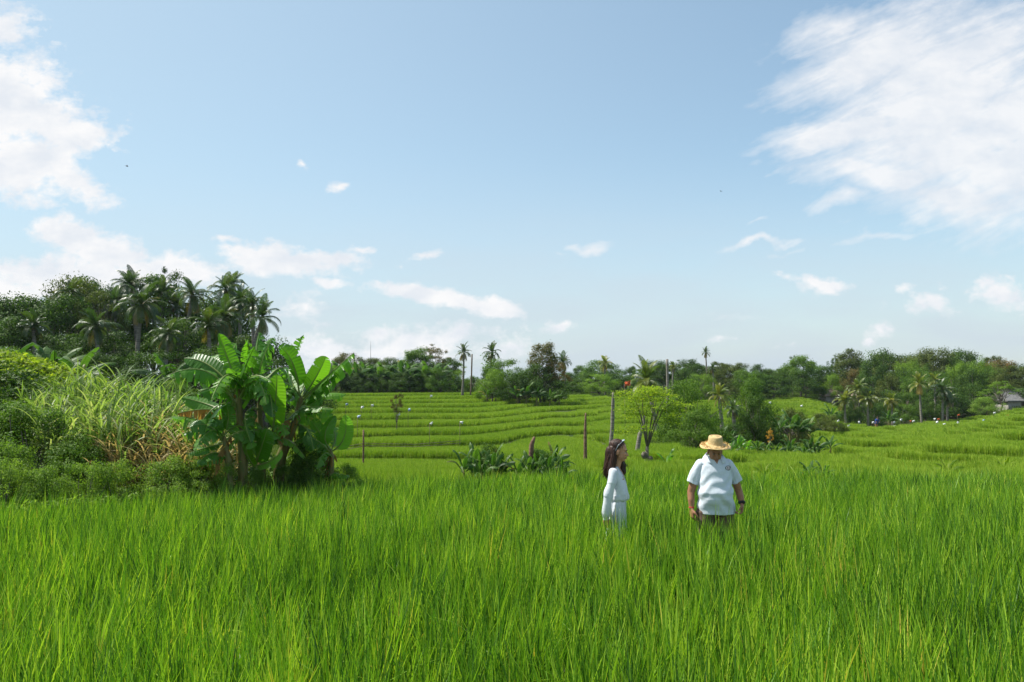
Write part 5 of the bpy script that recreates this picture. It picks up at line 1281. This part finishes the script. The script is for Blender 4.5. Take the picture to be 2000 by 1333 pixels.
# emblem on the chest
def emblem(a, c):
    r = a*a + c*c
    if r > 1: return None
    if r > .80: return 0
    if c > .35 and r > .42: return 0 if int((math.atan2(c, a)+4)*5) % 2 else 1
    if c < -.62: return 0
    for xc in (-.24, .24):
        if abs(a-xc) < .13 and -.55 < c < .28: return 2
        if (a-xc)**2 + (c-.42)**2 < .022: return 2
    if abs(a) > .66: return 0
    return 1
patch(shirt_me, (.130,-.1,1.278), (1,0,0), (0,0,1), (0,1,0), .041, .027, emblem, [M['black'], M['white'], M['maroon']], 'chest_emblem', shirt, .003, 60, 44)
# watch, bracelet
def band(name, p, d, r, w, mat, parent, n=20):
    p = Vector(p); d = Vector(d).normalized(); mb = MB(); mb.tube([p-d*w, p-d*w*.6, p+d*w*.6, p+d*w], [r*.96, r, r, r*.96], n); return obj(name, mb.mesh(name), M[mat], parent)
wt = band('watch', (.2925,-.055,.880), (0,-.35,-1), .036, .016, 'black', man)
mb = MB(); mb.ell((.300,-.090,.888), (.024,.016,.022), 14, 8); obj('watch_face', mb.mesh('watch_face'), M['black'], wt)
band('bracelet', (-.2738,-.0145,.815), (0,-.2,-1), .0335, .006, 'red', man)
# hat
hat = empty('straw_hat', (0,0,0)); hat.parent = man
hat.location = T(0, .012, .082); hat.rotation_euler = (.17, .0, -.06); hat.scale = (.9, .9, .92)
mb = MB(); rows = []; g5 = np.random.default_rng(4)
prof = [(.0,.100),(.055,.101),(.076,.098),(.083,.089),(.088,.05),(.094,.01),(.097,.0)]
for r_, z_ in prof[1:]: rows.append([Vector((r_*math.cos(2*PI*j/48)*.98, r_*math.sin(2*PI*j/48)*1.08, z_)) for j in range(48)])
for k, f in enumerate(np.linspace(.15, 1, 7)):
    rr_ = .097 + .092*f
    rows.append([Vector((rr_*math.cos(2*PI*j/48), rr_*1.02*math.sin(2*PI*j/48), -.002 - .020*f**1.2 + .004*f*math.sin(3*2*PI*j/48+.6) + .003*f*math.sin(5*2*PI*j/48) - .006*f*abs(math.cos(2*PI*j/48)))) for j in range(48)])
mb.rings(rows, caps=False); mb.add(rows[0], [tuple(range(48))])
cr_ = obj('crown_and_brim', mb.mesh('crown_and_brim'), M['straw_hat'], hat); so = cr_.modifiers.new('t', 'SOLIDIFY'); so.thickness = .004
mb = MB()
for k in range(240):
    a_ = g5.uniform(-PI, PI); r0 = g5.uniform(.125,.182); f = (r0-.097)/.092
    p = Vector((r0*math.cos(a_), r0*1.02*math.sin(a_), .002 - .020*f)); tdir = Vector((-math.sin(a_), math.cos(a_), 0))*g5.choice([-1, 1]); od = Vector((math.cos(a_), math.sin(a_), 0))
    e = p + tdir*g5.uniform(.015,.04) + od*g5.uniform(-.012,.014) + Vector((0,0,g5.uniform(.008,.034))); s_ = Vector((0,0,.003)); mb.add([p-od*.0035, p+od*.0035, e+s_*.4, e-s_*.4], [(0,1,2,3)])
obj('raffia_fringe', mb.mesh('raffia_fringe', False), M['straw_edge'], hat)
mb = MB(); mb.tube([Vector((.189*math.cos(2*PI*j/48), .192*math.sin(2*PI*j/48), -.022 + .004*math.sin(3*2*PI*j/48+.6) + .003*math.sin(5*2*PI*j/48) - .006*abs(math.cos(2*PI*j/48)))) for j in range(49)], .0045, 6)
obj('brim_edge', mb.mesh('brim_edge'), M['straw_edge'], hat)

# ---- woman ---------------------------------------------------------------
YW = 8.5; bx = P(1203, 900, YW).x
wom = tag(empty('person', (bx, YW, 0), -.12), 'slim person with long dark hair in a white blouse and skirt seen from the side', 'person')
b = MB()
for sg in (-1, 1): b.chain([(0,sg*.075,.72),(.01,sg*.078,.40),(-.01,sg*.08,.07)], [.078,.050,.034]); b.chain([(-.01,sg*.08,.04),(.12,sg*.085,.025)], [.032,.022])
b.ell((.0,0,.76), (.10,.145,.12)); b.ell((.01,0,.90), (.082,.115,.13)); b.ell((.01,0,1.08), (.092,.135,.14)); b.chain([(-.02,-.115,1.222),(-.02,.115,1.222)], [.040,.040])
b.chain([(-.015,0,1.22),(.012,0,1.29),(.030,0,1.36)], [.056,.046,.046])
b.chain([(-.028,-.14,1.205),(-.082,-.187,1.02),(-.10,-.195,.96),(-.115,-.17,.80),(-.122,-.16,.70)], [.034,.032,.030,.027,.020])
b.chain([(-.02,.14,1.205),(-.035,.19,.96),(-.0,.19,.72)], [.034,.034,.020])
hand(b, (-.122,-.16,.695), (.10,.0,-1), (0,1,0), (1,0,0), .45, .88)
hand(b, (-.0,.19,.715), (.10,.0,-1), (0,-1,0), (1,0,0), .45, .88)
TW, RW, rotw = head_prims(b, (.030,0,1.455), PI/2, .20, 1.07, True)
obj('body', remesh(b, 'body', .0042, 3), M['skin_w'], wom)
face_parts(TW, RW, rotw, wom, 1.07, M['hair'], M['lips_w'], True, closed=True)
# blouse
b = MB()
loft(b, [(.872,.012,0,0.09,0.1196),(.885,.018,0,0.1125,0.138),(.905,.022,0,0.126,0.1472),(.95,.022,0,0.1242,0.1472),(1.02,.018,0,0.1152,0.1426),(1.09,.008,0,0.1044,0.1398),(1.15,-.008,0,0.0972,0.1426),(1.20,-.02,0,0.0855,0.1426),(1.24,-.028,0,0.0702,0.1196),(1.275,-.022,0,0.054,0.07176)], 40, 2.1)
for sg in (-1, 1):
    if sg < 0: pts = [(-.028,-.145,1.215),(-.060,-.178,1.10),(-.085,-.192,.98),(-.105,-.185,.86),(-.120,-.165,.74),(-.124,-.160,.69),(-.124,-.158,.672)]
    else: pts = [(-.02,.145,1.215),(-.03,.178,1.10),(-.04,.195,.98),(-.03,.195,.86),(-.01,.19,.76),(0,.19,.72),(0,.19,.70)]
    b.ell(pts[0], (.056,.050,.056)); b.tube(pts, [.052,.053,.052,.051,.049,.034,.036], 20)
def bl_disp(co, no):
    x, y, z = co[:,0], co[:,1], co[:,2]; a = np.arctan2(y, x)
    w = .006*np.sin(9*a + 3*np.sin(5*z))*np.exp(-((z-.93)/.09)**2) + .006*np.sin(40*(x*.8+z*.5)+2*np.sin(12*y))*(z > .95) + .004*np.sin(28*z+10*x)*np.exp(-((y+.18)/.05)**2)*(z < 1.1)
    return no*w[:, None]
bl_me = remesh(b, 'blouse', .006, 3, disp=bl_disp); bl = obj('blouse', bl_me, M['blouse'], wom)
patch(bl_me, (.06,0,1.19), (0,-1,0), (0,0,1), (-1,0,-.25), .10, .105, lambda a, c: None if abs(a) > (c+1)*.30+.02 else (1 if abs(a) > (c+1)*.30-.07 else 0), [M['skin_w'], M['polo_in']], 'open_neckline', wom, .004)
b = MB(); loft(b, [(.40,.0,0,.125,.170),(.55,.0,0,.118,.165),(.68,.0,0,.112,.160),(.78,.002,0,.108,.150),(.85,.008,0,.102,.135),(.885,.010,0,.092,.122)], 44, 2.1)
obj('skirt', remesh(b, 'skirt', .007, 2, disp=folds(.0055, 40, 1)), M['blouse'], wom)
# hair
gh = np.random.default_rng(31); b = MB()
b.ell(TW(0,.022,.042), (.085,.100,.088), 20, 14, rotw); b.ell(TW(0,.060,-.01), (.078,.066,.080), 18, 12, rotw)
b.chain([TW(0,.070,-.03), (-.062,0,1.35), (-.088,0,1.26), (-.108,-.01,1.19)], [.075,.070,.058,.042])
b.chain([TW(-.055,.045,.0), (-.035,-.065,1.35), (-.052,-.070,1.27), (-.085,-.06,1.19)], [.036,.045,.044,.032])
b.chain([TW(.06,.02,-.01), (.045,.065,1.36), (.075,.075,1.27), (.085,.06,1.20), (.080,.05,1.165)], [.034,.042,.042,.036,.02])
obj('hair', remesh(b, 'hair', .006, 3, disp=lambda co, no: no*(.003*np.sin(70*np.arctan2(co[:,1], co[:,0]+.02)/2.2 + 4*np.sin(co[:,2]*14)))[:, None]), M['hair'], wom)
mb = MB(); m3 = MB()
for k in range(150):
    u_ = gh.uniform(-1, 1); st = TW(u_*.07, .045 + .05*math.sqrt(max(0, 1-u_*u_)), .07 - .03*abs(u_)); e = Vector((-.105 + gh.normal(0,.026), u_*.07 - .01, 1.17 + gh.uniform(-.055,.06)))
    m1 = TW(u_*.085, .098*math.sqrt(max(.1, 1-u_*u_*.8))+.008, -.02); m2 = Vector((-.075 - .035*math.sqrt(max(.0, 1-u_*u_)) + gh.normal(0,.008), u_*.078, 1.30)); w = gh.normal(0, .008)
    (mb if gh.uniform() < .5 else m3).tube([st, st.lerp(m1,.5)+Vector((-.012,0,.008)), m1, m1.lerp(m2,.5)+Vector((-.006,w,0)), m2, m2.lerp(e,.5)+Vector((w*1.2,w,0)), e + Vector((gh.normal(0,.008),0,0))], [.003,.005,.0055,.0055,.005,.004,.001], 5)
for k in range(40):
    e = Vector((.080 + gh.normal(0,.018), .05 + gh.normal(0,.018), 1.17 + gh.uniform(-.05,.04))); m1 = Vector((.085 + gh.normal(0,.02), .070+gh.normal(0,.012), 1.27)); st = Vector((.045,.065,1.36)) + Vector(gh.normal(0,.012,3)); mb.tube([st, m1, (m1+e)/2 + Vector((gh.normal(0,.012),0,0)), e], [.004,.005,.005,.001], 5)
obj('hair_locks', mb.mesh('hair_locks'), M['hair'], wom); obj('sunlit_locks', m3.mesh('sunlit_locks'), M['hair_lit'], wom)  # second mesh: back strands coloured as if the sun caught them
# sunglasses pushed up on the head: worn, so it moves with the head
sg_ = empty('sunglasses', (0,0,0)); sg_.parent = wom
for s_ in (-1, 1):
    mb = MB(); mb.ell(TW(s_*.034, -.030, .120), (.026,.020,.006), 16, 10, (RW @ Matrix.Rotation(-.55, 3, 'X')).to_euler()); obj('lens', mb.mesh('lens'), M['lens'], sg_)
    mb = MB(); mb.tube([TW(s_*.062,-.025,.118), TW(s_*.086,.02,.055), TW(s_*.088,.035,-.005)], .0025, 5); obj('temple', mb.mesh('temple'), M['lens'], sg_)
mb = MB(); mb.tube([TW(-.010,-.034,.131), TW(.010,-.034,.131)], .003, 6); obj('bridge', mb.mesh('bridge'), M['lens'], sg_)

# ---- worker far away ----------------------------------------------------------
w0 = P(1712, 838, 88); zb = hz(w0.x, 88); wk = tag(empty('person', (w0.x, 88, zb)), 'tiny person in a blue top working far off in the right field', 'person')
b = MB(); b.ell((0,0,.85), (.16,.12,.14)); b.chain([(0,0,.85),(.02,-.02,1.05),(.05,-.1,1.28)], [.15,.15,.15]); b.ell((.07,-.18,1.52), (.08,.09,.11)); b.chain([(.05,-.12,1.36),(.07,-.17,1.46)], [.05,.05])
for s_ in (-1, 1): b.chain([(s_*.09,0,.82),(s_*.1,-.03,.45),(s_*.1,.02,.06)], [.09,.065,.045]); b.chain([(s_*.17+.04,-.1,1.32),(s_*.23+.04,-.16,1.08),(s_*.18+.04,-.32,.95)], [.05,.04,.03])
obj('body', remesh(b, 'body', .015, 2), M['skin_m'], wk)
b = MB(); loft(b, [(.80,0,0,.19,.15),(1.0,.02,-.02,.20,.16),(1.2,.04,-.08,.20,.16),(1.34,.05,-.11,.17,.13),(1.40,.05,-.12,.09,.09)], 20)
for s_ in (-1, 1): b.chain([(s_*.15+.04,-.1,1.32),(s_*.23+.04,-.16,1.1)], [.075,.065])
obj('blue_shirt', remesh(b, 'blue_shirt', .015, 2), pmat('blue_cloth', (.02,.05,.22), (.04,.08,.3), 5, .9), wk)
b = MB(); b.ell((.07,-.17,1.56), (.09,.10,.09)); obj('hair', b.mesh('hair'), M['hair'], wk)

# ================================================================== haze
HAZE = 0.00013
m, ns, ln = newmat('haze'); o_ = ns.new('ShaderNodeOutputMaterial'); v_ = ns.new('ShaderNodeVolumePrincipled')
v_.inputs['Color'].default_value = (.80,.90,1,1); v_.inputs['Density'].default_value = HAZE; v_.inputs['Anisotropy'].default_value = .3
ln.new(v_.outputs[0], o_.inputs['Volume'])
if HAZE:
    zmin = float(Z.min()); mb = MB(); mb.box((-7000,-60,zmin-1), (7000,4100,22)); tag(obj('haze', mb.mesh('haze', False), m), kind='stuff')
